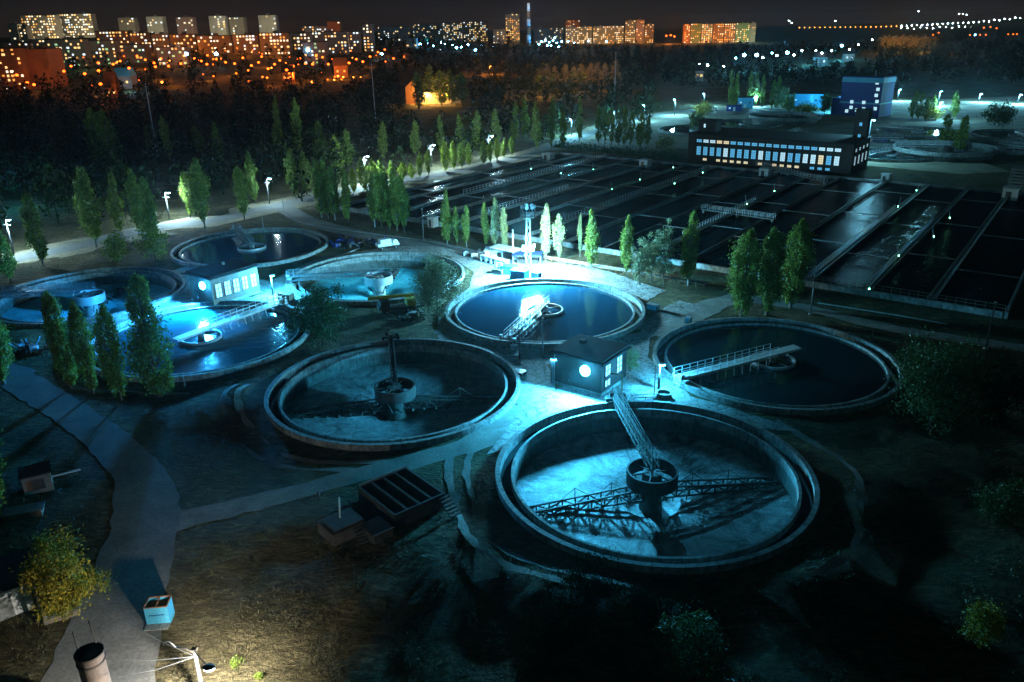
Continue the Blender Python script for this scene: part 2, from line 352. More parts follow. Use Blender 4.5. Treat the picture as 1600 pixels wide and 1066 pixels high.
yard_1 = PX((676, 520), (700, 540), (760, 575), (800, 600), (812, 640), (780, 690), (760, 712), (800, 700), (830, 670), (900, 640), (1000, 628), (1060, 645), (1170, 668), (1250, 676), (1200, 655), (1080, 620), (1012, 560), (1016, 528), (1060, 500), (1100, 480), (1060, 470), (1020, 492), (1000, 520), (930, 535), (850, 548), (760, 530), (700, 500))
yard_2 = PX((455, 425), (500, 402), (560, 393), (620, 386), (700, 384), (745, 396), (850, 408), (905, 412), (960, 428), (1040, 455), (1010, 470), (960, 452), (870, 440), (780, 448), (725, 468), (700, 490), (690, 530), (680, 500), (735, 450), (740, 425), (700, 400), (600, 395))
yard_3 = PX((262, 425), (300, 415), (420, 440), (455, 425), (470, 455), (480, 500), (440, 500), (460, 486), (420, 478), (330, 474), (270, 480), (210, 500), (160, 540), (150, 500), (255, 470), (275, 450))
sheets = [road_l, road_f, path_f, road_m, road_r, road_p, yard_1, yard_2, yard_3]
allcl = cl1+cl2+cl3+cl4+cl5+cl6+[Vector(p) for p in yard_1+yard_2+yard_3]
BU0, BU1, BV0, BV1 = 141.0, 250.0, -161.0, -7.4
def relief(x, y):
    if y > 430: return 0
    d = min((x-p.x)**2+(y-p.y)**2 for p in allcl)**.5
    dt = min(math.hypot(x-a, y-b)-RT for a, b in TK.values())
    u, v = x*U[0]+y*U[1], x*V[0]+y*V[1]
    if u > 128 and v < 8: return 0
    k = sstep(4.5, 12, d)*sstep(-.5, 4, dt)
    if k <= 0: return 0
    z = .35*math.sin(x*.31+1.3*math.sin(y*.17))+.35*math.sin(y*.37+1.1*math.sin(x*.23))+.2*math.sin(x*.9+y*.7)
    if 0 < dt < 7: z += .5*math.sin(PI*dt/7)
    return k*z*.8
extra = []
r2 = random.Random(3)
for i in range(-46, 47):
    for j in range(0, 66):
        x, y = i*3.2+r2.uniform(-1, 1), 34+j*3.2+r2.uniform(-1, 1)
        if abs(x) < 30+.75*y and not any((x-a)**2+(y-b)**2 < (c+.8)**2 for a, b, c in holes): extra.append((x, y))
for i in range(-60, 61):
    for j in range(0, 70):
        x, y = i*75+r2.uniform(-9, 9), 260+j*75+r2.uniform(-9, 9); extra.append((x, y))
def gz(x, y): return terrain(x, y)+(relief(x, y) if y < 300 else 0)
sheet('ground', [(-5200, -150), (5200, -150), (5200, 9000), (-5200, 9000)], 0, M['ground'], 'structure', extra, gz, True, 400)
verge, _v = strip([tuple(p) for p in cl1[::6]], 15)
sheet('ground', PX((870, 222), (1000, 186), (1100, 166), (1250, 164), (1400, 158), (1600, 150), (1760, 160), (1760, 262), (1500, 272), (1345, 258), (1060, 232), (960, 240)), .010, M['sand'])
sheet('ground', verge, .016, M['sand'])
sheet('road', road_l, .03, M['asphalt'])
sheet('road', road_f, .03, M['asphalt'])
for (tx, ty), rr, a0, a1 in ((TK['A'], 19.6, 150, 262), (TK['A'], 21.4, 155, 255), (TK['B'], 19.4, 170, 285), (TK['B'], 21.2, 175, 280), (TK['A'], 20.5, 300, 395), (TK['H'], 20.0, 230, 320)):
    pl, _k = strip([(tx+(rr+.5*math.sin(k*.9))*math.cos(math.radians(a0+(a1-a0)*k/14)), ty+(rr+.5*math.sin(k*.9))*math.sin(math.radians(a0+(a1-a0)*k/14))) for k in range(15)], .75)
    sheet('path', pl, .03, M['trackm'], zf=relief)
sheet('path', path_f, .022, M['trackm'])
sheet('road', road_m, .046, M['asphalt'])
sheet('path', road_r, .042, M['trackm'])
sheet('road', road_p, .036, M['asphalt'])
sheet('pavement', yard_1, .054, M['apron'])
sheet('pavement', yard_2, .062, M['apron'])
sheet('pavement', yard_3, .07, M['apron'])
def kerb(line, off=0, z=.14, w=.18):
    mb = MB()
    for a, b in zip(line[:-1], line[1:]): mb.bar((a[0], a[1], z/2), (b[0], b[1], z/2), w, z)
    o = mb.build('kerb', M['concrete']); o['kind'] = 'structure'
_, k1 = strip(PX((437, 330), (470, 348), (560, 363), (660, 376), (740, 392)), 1); kerb(k1)
_, k2 = strip(PX((1278, 474), (1400, 493), (1480, 507)), 1); kerb(k2)
_, k3 = strip(PX((505, 408), (540, 397), (562, 388)), 1); kerb(k3)


# ---------------------------------------------------------------- clarifier tanks
def mottled(key): return M[key]
def make_tank(cx, cy, label, full=True, floor='sludge', water='water', depth=3.4, lift=0.0, drum=True, wz=.05, n=112, rz=0, floor_slope=.8):
    t = thing('clarifier_tank', label, 'tank', (cx, cy, lift), rz, 'round settling tanks')
    MB().lathe([(RT, -.6), (RT, .75), (RT-.5, .75), (RT-.5, -.6)], n).build('rim_wall', M['rim'], t)
    MB().lathe([(RT-.5, -.35), (RT-1.65, -.35)], n, closed=False).build('channel_floor', M['water'], t)
    MB().lathe([(RT-1.65, -.6), (RT-1.65, .42), (RT-1.95, .42), (RT-1.95, -.6)], n).build('weir_ring', M['rim'], t)
    if full:
        MB().disc(RT-1.9, wz, n).build('water', M[water], t)
        MB().lathe([(3.05, -.5), (3.05, .45), (2.85, .45), (2.85, -.5)], 40).build('stilling_drum', M['steel'], t)
        m = MB()
        for k in range(4):
            a = k*PI/2+.4; m.bar((0, 0, .5), (2.9*math.cos(a), 2.9*math.sin(a), .4), .12)
        m.build('drum_spokes', M['dsteel'], t)
        MB().lathe([(.55, -.5), (.55, .9), (0, .9)], 24, closed=False).build('centre_column', M['concrete'], t)
    else:
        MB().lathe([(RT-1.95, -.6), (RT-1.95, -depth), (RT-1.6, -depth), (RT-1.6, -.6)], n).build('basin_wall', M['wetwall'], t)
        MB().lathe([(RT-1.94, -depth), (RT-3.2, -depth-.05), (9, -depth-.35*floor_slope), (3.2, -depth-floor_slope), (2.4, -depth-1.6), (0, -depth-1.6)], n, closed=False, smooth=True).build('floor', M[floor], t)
        MB().lathe([(1.25, -depth-1.6), (1.0, .3), (0, .3)], 28, closed=False).build('centre_column', M['concrete'] if floor == 'lamptint_floor' else M['wetwall'], t)
        if drum:
            MB().lathe([(2.7, -1.0), (2.7, .55), (2.5, .55), (2.5, -1.0)], 48).build('stilling_drum', M['dsteel'] if floor != 'lamptint_floor' else M['steel'], t)
            m = MB()
            for k in range(6):
                a = k*PI/3+.2; m.bar((.4*math.cos(a), .4*math.sin(a), .25), (2.6*math.cos(a), 2.6*math.sin(a), .25), .16)
                m.bar((2.4*math.cos(a), 2.4*math.sin(a), -.9), (1.15*math.cos(a), 1.15*math.sin(a), -depth-.6), .1)
            m.build('drum_spokes', M['dsteel'], t)
    return t
tkA = make_tank(*TK['A'], 'drained round tank with stained pale floor, nearest and largest in view', False, 'sludge', depth=2.5)
tkB = make_tank(*TK['B'], 'drained round tank with wet gritty floor, left of the floodlit pump house', False, 'glitter', depth=2.5)
tkC = make_tank(*TK['C'], 'full round tank of dark green water with pale railed footbridge, right of the pump house', True)
tkD = make_tank(*TK['D'], 'full round tank of blue water mirroring the floodlight, behind the pump house', True, water='waterB')
tkE = make_tank(*TK['E'], 'drained round tank with floor tinted lamplit turquoise and white centre column', False, 'lamptint_floor', depth=2.4)
tkF = make_tank(*TK['F'], 'full round tank of blue water behind the brick house with lit windows', True, water='waterB')
tkG = make_tank(*TK['G'], 'drained round tank at far left, partly hidden behind poplars', False, 'lamptint_floor', depth=2.2)
tkH = make_tank(*TK['H'], 'round tank with scummy glaring water in front of house with lit windows', True, water='waterH')

def railing(mb, p0, p1, side, z0, h=1.05, step=1.3, w=.05, rails=(1.0, .5)):
    p0, p1 = Vector((*p0, 0)), Vector((*p1, 0)); d = p1-p0; L = d.length; n = max(1, round(L/step)); nn = Vector((-d.y, d.x, 0)).normalized()*side
    for i in range(n+1):
        q = p0+d*(i/n)+nn; mb.bar((q.x, q.y, z0), (q.x, q.y, z0+h), w*1.3)
    for r in rails:
        a, b = p0+nn, p1+nn; mb.bar((a.x, a.y, z0+h*r), (b.x, b.y, z0+h*r), w)
def truss(mb, x0, x1, y, z0, z1, step, w=.1, taper=None):
    n = max(2, round((x1-x0)/step)); 
    zz = lambda x: z1 if taper is None else z1+(taper-z1)*(x-x0)/(x1-x0)
    mb.bar((x0, y, z0), (x1, y, z0), w*1.2); mb.bar((x0, y, z1), (x1, y, zz(x1)), w*1.2)
    for i in range(n):
        a, b = x0+(x1-x0)*i/n, x0+(x1-x0)*(i+1)/n
        mb.bar((a, y, z0), (a, y, zz(a)), w)
        mb.bar((a, y, z0 if i % 2 else zz(a)), (b, y, zz(b) if i % 2 else z0), w)
    mb.bar((x1, y, z0), (x1, y, zz(x1)), w)
def make_bridge(tk, px, label, style, z=0.0, arms=None, depth=2.5):
    """rotating bridge: local x runs from the centre out to the rim end seen at pixel px"""
    cx, cy = tk.location.x, tk.location.y
    e = at(*px, .8); a = math.atan2(e[1]-cy, e[0]-cx)
    t = thing('scraper_bridge', label, 'scraper bridge', (cx, cy, 0), a, 'rotating scraper bridges')
    st = M['white'] if style == 'pale' else M['steelmid'] if style in ('mid',) else M['dsteel']
    x0, x1 = (-4.5 if style == 'pale' else -1.2), RT+.3
    wd = {'pale': .75, 'mid': .42, 'dark': .36}[style]
    m = MB()
    if style == 'pale': m.box(((x0+x1)/2, 0, 1.42), (x1-x0, wd*2, .09))
    else:
        for s in (-1, 1): m.bar((x0, s*wd, 1.42), (x1, s*wd, 1.42), .16, .2)
        for k in range(24):
            xa = x0+(x1-x0)*k/24; xb = x0+(x1-x0)*(k+1)/24; m.bar((xa, -wd, 1.42), (xa, wd, 1.42), .09); m.bar((xa, -wd if k % 2 else wd, 1.42), (xb, wd if k % 2 else -wd, 1.42), .08)
        m.box(((x0+x1)/2, 0, 1.36), (x1-x0, wd*.7, .05))
    m.build('deck', st, t)
    for s in (-1, 1):
        m = MB(); railing(m, (0 if style == 'pale' else x0, 0), (x1, 0), s*wd, 1.46, w=.06, step=1.25); m.build('railing', st, t)
    if style != 'pale':
        for s in (-1, 1):
            m = MB(); truss(m, .6, RT-.6, s*wd, .55, 1.36, 1.5, .11); m.build('side_truss', st, t)
    else:
        for s in (-1, 1):
            m = MB(); m.box(((x0+x1)/2, s*wd*.9, 1.25), (x1-x0, .1, .26)); m.build('girder', st, t)
        m = MB()
        for i in range(9):
            x = 2+i*1.45; m.bar((x, -.7, 1.2), (x+.15, -1.0, -.1), .07); m.bar((x, .7, 1.2), (x+.15, 1.0, -.1), .07)
        m.build('skimmer_hangers', st, t)
    car = MB(); car.box((RT-.25, 0, 1.16), (.7, 2.6, .3)); car.box((RT+.1, .5, 1.65), (.6, .5, .5)); car.box((RT-.1, -1.0, 1.5), (.5, .4, .4)); 
    co = car.build('end_carriage', M['steel'] if style != 'dark' else M['dsteel'], t)
    for s in (-1, 1):
        MB().tube([(RT-.45, s*1.1, .96), (RT-.1, s*1.1, .96)], .2, 14).build('wheel', M['rubber'], co)
    m = MB(); m.bar((RT+.55, -.6, .1), (RT+.2, -.6, 1.4), .07); m.bar((RT+.55, .6, .1), (RT+.2, .6, 1.4), .07)
    for k in range(4): m.bar((RT+.5-.08*k, -.6, .3+.3*k), (RT+.5-.08*k, .6, .3+.3*k), .07)
    m.build('steps', st, t)
    if arms is not None:
        for aa in arms:
            ar = MB(); zf = -depth+.0
            mm = MB()
            for s in (-.55, .55): truss(mm, 1.2, RT-2.6, s, zf-.15, zf+1.15, 1.35, .13, zf+.35)
            for k in range(9):
                x = 2.2+k*1.35; mm.bar((x, -.55, zf+.2), (x, .55, zf+.2), .12)
            mo = mm.build('scraper_arm', M['dsteel'], t); mo.rotation_euler.z = aa-a
            bl = MB()
            for k in range(8):
                x = 2.6+k*1.5; bl.bar((x-.5, -.9, zf-.25), (x+.5, .9, zf-.25), .07, .5)
            bo = bl.build('scraper_blades', M['dsteel'], mo)
            m = MB()
            for x in (4.5, 8.5): 
                m.bar((x, 0, zf+.6), (x, 0, zf+2.2), .07); m.bar((x, 0, zf+2.2), (x+2.2, 0, zf+.5), .05); m.bar((x, 0, zf+2.2), (x-2.2, 0, zf+.7), .05)
            m.build('stay_rods', M['dsteel'], mo)
    return t
def angp(tk, px, z): e = at(*px, z); return math.atan2(e[1]-tk.location.y, e[0]-tk.location.x)
make_bridge(tkA, (964, 630), 'dark trussed bridge reaching from pump house side to centre of nearest tank', 'dark', arms=[angp(tkA, (1235, 758), -3), angp(tkA, (845, 806), -3)])
make_bridge(tkB, (611, 538), 'dark trussed bridge seen end on over the drained gritty tank', 'dark', arms=[angp(tkB, (760, 632), -3), angp(tkB, (470, 655), -3)])
make_bridge(tkC, (1060, 596), 'long pale footbridge with railings over dark green water', 'pale')
make_bridge(tkD, (785, 540), 'blue trussed bridge with railings over floodlit water behind pump house', 'mid')
make_bridge(tkF, (384, 374), 'short seen bridge over the tank behind the lit brick house', 'mid')
make_bridge(tkH, (432, 478), 'straight railed bridge over scummy lamp-tinted water beside the lit brick house', 'pale')
make_bridge(tkE, (458, 436), 'long trussed bridge along back of the turquoise floored tank', 'mid', arms=[angp(tkE, (640, 405), -3)], depth=2.4)
make_bridge(tkG, (14, 462), 'blue lattice bridge over the far left tank behind poplars', 'mid', arms=[angp(tkG, (215, 440), -2)], depth=2.2)
fl = ['far tank farthest left behind the hall, dark water', 'ring shaped far tank with pale rim below the blue building', 'far dark tank with pale rim behind the pair of dark poplars', 'far tank mirroring the brightest lamp, right of the hall',
      'far tank just right of the dark tower at hall end', 'far tank at right frame edge, highest of its column', 'far dark tank at right edge below the uppermost edge tank', 'far drained tank at right with pale lattice bridge', 'far blue lit tank directly behind the hall roof box', 'far dark tank partly hidden behind the middle of the hall roof']
for i, (k, (x, y)) in enumerate(fts):
    ft = make_tank(x, y, fl[i], k not in ('T2', 'T8'), 'glitter', depth=2.2, lift=2.4 if k in ('T2', 'T8') else 0.25, drum=True, n=56)
    a = {'T2': 2.6, 'T8': 2.9}.get(k, 1.0+.7*i)
    b = thing('scraper_bridge', 'bridge spanning the '+fl[i].split(',')[0], 'scraper bridge', (x, y, ft.location.z), a, 'rotating scraper bridges')
    m = MB(); m.box((7.4, 0, 1.3), (18, 1.4, .12)); m.build('deck', M['steel'], b)
    for s in (-1, 1):
        m = MB(); railing(m, (-1, 0), (16, 0), s*.7, 1.35, w=.09, step=2.2); m.build('railing', M['steel'], b)
    m = MB(); truss(m, .5, 15.8, 0, .4, 1.2, 2.0, .14); m.build('side_truss', M['steel'], b)
    m = MB(); m.box((16.2, 0, 1.0), (.7, 2.4, .5)); m.build('end_carriage', M['steel'], b)
# ---------------------------------------------------------------- brick pump houses
def window_part(par, x, y, z, w, h, axis, glass, rows=2, cols=2, depth=.09, out=1):
    """axis 'x': wall runs along local x, outward normal is -y (out=-1) or +y; 'y': wall runs along y, outward normal +x"""
    g = MB(); f = MB()
    def b(mb, a, c, wa, hc, o, th):
        if axis == 'x': mb.box((x+a, y+out*o, z+c), (wa, th, hc))
        else: mb.box((x+out*o, y+a, z+c), (th, wa, hc))
    b(f, 0, h/2+.05, w+.2, .1, .03, .12); b(f, 0, -h/2-.06, w+.3, .12, .07, .2)
    b(f, -w/2-.05, 0, .1, h, .03, .12); b(f, w/2+.05, 0, .1, h, .03, .12)
    for i in range(1, cols): b(f, -w/2+w*i/cols, 0, .07, h, .035, .1)
    for i in range(1, rows): b(f, 0, -h/2+h*i/rows, w, .07, .032, .095)
    fo = f.build('window', M['frame'], par); b(g, 0, 0, w, h, .0, .04); g.build('pane', glass, fo)
    return fo
def pump_house(label, c, sx, sy, h, wins, roofrise, lampat, lampk, power):
    t = thing('pump_house', label, 'pump house', (c[0], c[1], 0), RZ)
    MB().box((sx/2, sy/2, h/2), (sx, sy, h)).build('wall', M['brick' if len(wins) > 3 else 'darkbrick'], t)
    r = MB(); e = .45
    r.box((sx/2, sy/2, h+.12), (sx+2*e, sy+2*e, .24)); r.box((sx/2, sy/2, h+.36), (sx+.3, sy+.3, .26))
    ro = r.build('roof', M['roofing'], t)
    MB().box((sx*.3, sy*.6, h+.75), (.7, .7, .5)).build('vent', M['dsteel'], ro)
    MB().box((sx/2, sy/2, .2), (sx+.24, sy+.24, .4)).build('plinth', M['concrete'], t)
    for w in wins: window_part(t, *w)
    d = MB(); d.box((sx*.28, -.04, 1.15), (1.3, .1, 2.2)); do = d.build('door', M['dsteel'], t); MB().box((sx*.28+.5, -.11, 1.1), (.06, .06, .16)).build('handle', M['steel'], do)
    MB().tube([(.25, -.12, 0), (.25, -.12, h-.1)], .06, 8).build('downpipe', M['steel'], t)
    # wall floodlight
    x, z = lampat
    f = thing('wall_floodlight', 'glaring blue white floodlight fixed high on front wall of the '+label.split(' with')[0], 'floodlight', (c[0]+x*V[0], c[1]+x*V[1], 0), RZ)
    MB().bar((0, 0, z), (0, -.45, z), .1).build('bracket', M['dsteel'], f)
    ho = MB(); ho.tube([(0, -.4, z), (0, -.62, z-.03), (0, -.8, z-.06)], [.2, .5, .55], 24); ho.build('housing', M['dsteel'], f)
    MB().ell((0, -.86, z-.07), (.72, .42, .72), 24, 12).build('lens', M['L'+lampk], f)
    lamp_light('floodlight_beam', (0, -1.5, z-.02), power, lampcol(lampk), .75, f, ((0, -1, -.12), 176, .15))
    return t
c1 = at(864, 599)
pump_house('brick pump house with flat dark roof between four tanks', c1, 7.3, 6.6, 4.4,
           [(7.3, 1.6, 3.1, 1.3, 1.5, 'y', M['houseglass'], 2, 2, .09, 1), (7.3, 1.6, 1.35, 1.3, .9, 'y', M['houseglass'], 1, 2, .09, 1), (7.3, 4.6, 2.9, 1.3, 2.2, 'y', M['houseglass'], 3, 2, .09, 1)], 0, (5.4, 3.5), 'cyan', 110000)
c2 = at(300, 470)
pump_house('brick house with row of five lit windows beside scummy tank', c2, 6.6, 9.6, 5.0,
           [(6.6, 1.3+1.8*i, 2.7, 1.15, 2.4, 'y', M['houseglass'], 3, 2, .09, 1) for i in range(5)], 0, (5.4, 4.0), 'blue', 150000)
# ---------------------------------------------------------------- lamps
def street_lamp(label, base, hgt, col, power, arm=(1.0, 0.0), group=None, r=.4, part=True, polemat='steelmid', z0=0, wires=False):
    t = thing('street_lamp', label, 'street lamp', (base[0], base[1], z0), 0, group)
    MB().tube([(0, 0, -.1), (0, 0, hgt)], [.16, .09], 8).build('pole', M[polemat], t)
    ax, ay = arm
    MB().tube([(0, 0, hgt-.4), (ax*.5, ay*.5, hgt+.15), (ax, ay, hgt+.2)], .05, 6).build('arm', M['steel'], t)
    h = MB(); h.ell((ax*1.25, ay*1.25, hgt+.24), (.5, .3, .14)); ho = h.build('lamp_head', M['steel'], t)
    MB().ell((ax*1.25, ay*1.25, hgt+.08), (.42, .32, .14)).build('lens', M['L'+col], ho)
    if wires:
        MB().tube([(-.9, .2, hgt-1.2), (0, 0, hgt-1.1), (.9, -.2, hgt-1.2)], .05, 6).build('crossarm', M['steel'], t)
    if power: lamp_light('lamp_bulb', (ax*1.25, ay*1.25, hgt-.3), power, lampcol(col), r, t)
    return t
def pole_at(px, pb, pl):
    b = at(px, pb); return b, top_z(b[0], b[1], pl)
left_lamps = [((22, 397), 343, 'ice', 5200, 'street lamp by poplars at left edge of road, lower of two'), ((4, 330), 272, 'cyan', 2500, 'street lamp at far left edge among dark woods'), ((265, 343), 301, 'ice', 6500, 'street lamp left of tallest bright green poplar on road'),
              ((421, 319), 279, 'ice', 2200, 'street lamp beside bend where road meets yard'), ((572, 287), 244, 'ice', 11000, 'street lamp among yellow green poplars on road'), ((674, 262), 227, 'ice', 7000, 'street lamp left of bright row of small round poplars'),
              ((764, 245), 213, 'ice', 5500, 'dim street lamp inside far end of bright poplar row')]
for (bx, by), ty, c, p, lb in left_lamps:
    b, h = pole_at(bx, by, ty); street_lamp(lb, b, h, 'road' if c == 'ice' else c, p*3.6, (V[0]*1.3, V[1]*1.3), 'street lamps along the left road', wires=True)
right_lamps = [((893, 212), 187, 'ice', 6000), ((959, 200), 174, 'ice', 6000), ((1006, 190), 165, 'ice', 5000), ((1054, 181), 156, 'ice', 7000), ((1100, 166), 147, 'ice', 7000), ((1178, 166), 152, 'ice', 9000), ((1268, 168), 153, 'ice', 6000),
               ((1316, 176), 148, 'cyan', 12000), ((1361, 180), 159, 'cyan', 12000), ((1402, 158), 140, 'ice', 9000), ((1465, 166), 143, 'ice', 7000), ((1464, 188), 160, 'ice', 5000), ((1529, 160), 147, 'ice', 8000), ((1590, 163), 148, 'ice', 9000)]
rl = ['leftmost of the far right lamps, above sandy bank', 'second of the far right lamps, in front of poplars', 'third of the far right lamps, by bare tree', 'lamp standing alone on bare slope left of yellow bush', 'lamp above round yellow lit bush', 'lamp beside pale blue shed and dark blue cabin', 'low lamp among shrubs left of blue building',
      'lamp on left front of the blue building', 'lamp at right corner of the blue building', 'tall lamp first to the right of blue building', 'tall lamp behind poplar clump right of blue building', 'shorter lamp at right of poplar clump beside far tanks', 'tall lamp near upper right corner, second from edge', 'tall lamp nearest the right edge at upper right']
for i, ((bx, by), ty, c, p) in enumerate(right_lamps):
    b, h = pole_at(bx, by, ty); street_lamp(rl[i], b, h, c, p*6.5, (-V[0]*.6, -V[1]*.6) if i < 5 else (.3, -.8), 'lamps of the far works', r=.75)
b, h = pole_at(1352, 250, 188); street_lamp('brightest far lamp, tall pole at right end of the hall', b, h, 'ice', 30000, (.4, -.9), 'lamps of the far works', r=1.3)
b, h = pole_at(427, 462, 431); street_lamp('short lamp post at right corner of the lit brick house', b, h, 'cyan', 26000, (.25, -.2), r=.45)
b, h = pole_at(862, 598, 561); street_lamp('thin post with small lamp at left corner of pump house', b, h, 'cyan', 60, (.2, -.3), r=.12)
b, h = pole_at(1029, 608, 570); street_lamp('thin lamp post beside rim of dark green tank', b, h, 'cyan', 9000, (.2, -.2), r=.12)
# mast with round platform and floodlights
b = at(826, 432); zt = top_z(b[0], b[1], 322); zl = top_z(b[0], b[1], 389)
t = thing('floodlight_mast', 'tall lattice mast with round top platform and blinding floodlight cluster', 'light mast', (b[0], b[1], 0))
m = MB()
for k in range(4):
    a = k*PI/2+.6; m.tube([(.7*math.cos(a), .7*math.sin(a), 0), (.45*math.cos(a), .45*math.sin(a), zt-2)], .07, 6)
    for j in range(8):
        z0, z1 = j*(zt-2)/8, (j+1)*(zt-2)/8; a2 = a+PI/2; r0, r1 = .7-.25*j/8, .7-.25*(j+1)/8
        m.bar((r0*math.cos(a), r0*math.sin(a), z0), (r1*math.cos(a2), r1*math.sin(a2), z1), .05)
m.build('lattice_shaft', M['dsteel'], t)
m = MB(); m.lathe([(1.5, zt-2.0), (1.5, zt-1.85), (.3, zt-1.85), (.3, zt-2.0)], 28)
for z in (zt-1.4, zt-.9): m.lathe([(1.5, z), (1.5, z+.07), (1.44, z+.07), (1.44, z)], 28)
for k in range(14): a = 2*PI*k/14; m.bar((1.47*math.cos(a), 1.47*math.sin(a), zt-1.9), (1.47*math.cos(a), 1.47*math.sin(a), zt-.85), .06)
m.build('platform', M['dsteel'], t)
for k in range(7):
    a = 2*PI*k/7; hb = MB(); hb.bar((1.2*math.cos(a), 1.2*math.sin(a), zt-.9), (1.2*math.cos(a), 1.2*math.sin(a), zt-.4), .07); hb.box((1.25*math.cos(a), 1.25*math.sin(a), zt-.1), (.35, .6, .5), a); hb.build('unlit_floodlight', M['steel'], t)
for k in range(6):
    a = -PI/2+(k-2.5)*.55; ho = MB(); ho.box((1.0*math.cos(a), 1.0*math.sin(a), zl+(k % 2)*.6), (.3, .7, .6), a); hh = ho.build('floodlight', M['dsteel'], t)
    l = MB(); l.box((1.17*math.cos(a), 1.17*math.sin(a), zl+(k % 2)*.6), (.05, .62, .52), a); l.build('lens', M['Lice'], hh)
lamp_light('mast_flood_beam', (0, -2.2, zl+.3), 190000, (.13, .64, 1.0), 1.3, t)
lamp_light('mast_flood_back', (1.6, 1.5, zl+.8), 45000, (.6, .96, .88), .8, t)
# plain poles
for i, (px, pb, pt, lb) in enumerate([(662, 376, 327, 'pale tall pole beside the dark fence'), (802, 412, 360, 'white pole just left of the floodlight mast'), (1266, 492, 430, 'blue lit tall pole behind dark green tank'), (1540, 545, 473, 'blue lit pole standing alone at right on dark slope'), (1362, 533, 513, 'thin short stake near right rim of dark green tank'),
                                  (848, 558, 498, 'thick blue post in front of the blue water tank'), (812, 566, 515, 'slim dark post near foot of blue trussed bridge'), (1022, 618, 571, 'slim dark pole beside round concrete manhole'), (412, 360, 339, 'short pale pole near road bend'), (444, 332, 310, 'short dim stake at the start of the kerb'),
                                  (289, 603, 583, 'short white stake at rim of scummy tank')]):
    b, h = pole_at(px, pb, pt); t = thing('utility_pole', lb, 'pole', b)
    w = .07 if h < 4.5 else .13
    MB().tube([(0, 0, -.2), (0, 0, h)], [w, w*.75], 8).build('shaft', M['dsteel'] if 'dark' in lb else M['steel'], t)
    m = MB(); m.box((0, 0, .12), (w*4, w*4, .24)); m.build('footing', M['concrete'], t)
    if h > 4.5: m = MB(); m.box((0, 0, h+.05), (w*2.2, w*2.2, .12)); m.build('cap', M['steel'], t)
b, h = pole_at(971, 620, 585)
t = thing('rusty_post', 'rusty pipe post with side arm fixed to the pump house corner', 'post', b)
MB().tube([(0, 0, -.1), (0, 0, h)], .1, 10).build('post', M['rust'], t); MB().tube([(.1, 0, h-.1), (-1.6, -.2, h+.25)], .08, 8).build('side_arm', M['rust'], t)
# foreground lamp pole lower left
b = (at(320, 1096)); hz = top_z(b[0], b[1], 1017)
t = thing('street_lamp', 'concrete lamp pole with bent arm and light streak lines at bottom edge', 'street lamp', b)
MB().tube([(0, 0, -.2), (0, 0, hz)], [.15, .1], 10).build('pole', M['rim'], t)
MB().box((0, 0, hz+.1), (.35, .35, .22)).build('cap', M['dsteel'], t)
MB().tube([(0, 0, hz-.2), (-.6, .1, hz+.1), (-1.3, .2, hz+.15)], .05, 8).build('arm', M['dsteel'], t)
MB().tube([(-1.3, .2, hz+.15), (-1.7, .25, hz+.6), (-2.1, .3, hz+.5), (-2.2, .3, hz+.25)], .04, 8).build('lamp_hook', M['rim'], t)
for q in ((-5.5, 2.2, hz+.7), (-6, -.3, hz-.3), (-5, -1.4, hz-.9)):
    MB().tube([(0, 0, hz-.5), (q[0]*.5, q[1]*.5, (hz-.5+q[2])/2-.25), q], .02, 5).build('ray_line', M['steelmid'], t)  # thin tubes shaped after the lamp's light rays
lh = MB(); lh.ell((1.7, -1.9, hz+.35), (.45, .3, .14)); lo = lh.build('lamp_head', M['dsteel'], t); MB().ell((1.7, -1.9, hz+.2), (.38, .25, .12)).build('lens', M['Lwhite'], lo)
MB().tube([(0, 0, hz-.1), (1.7, -1.9, hz+.35)], .05, 6).build('bracket', M['dsteel'], t)
lamp_light('lamp_bulb', (1.7, -1.9, hz-.1), 26000, (1.0, .95, .84), .25, t, ((-.5, .35, -1), 172, 1.0))
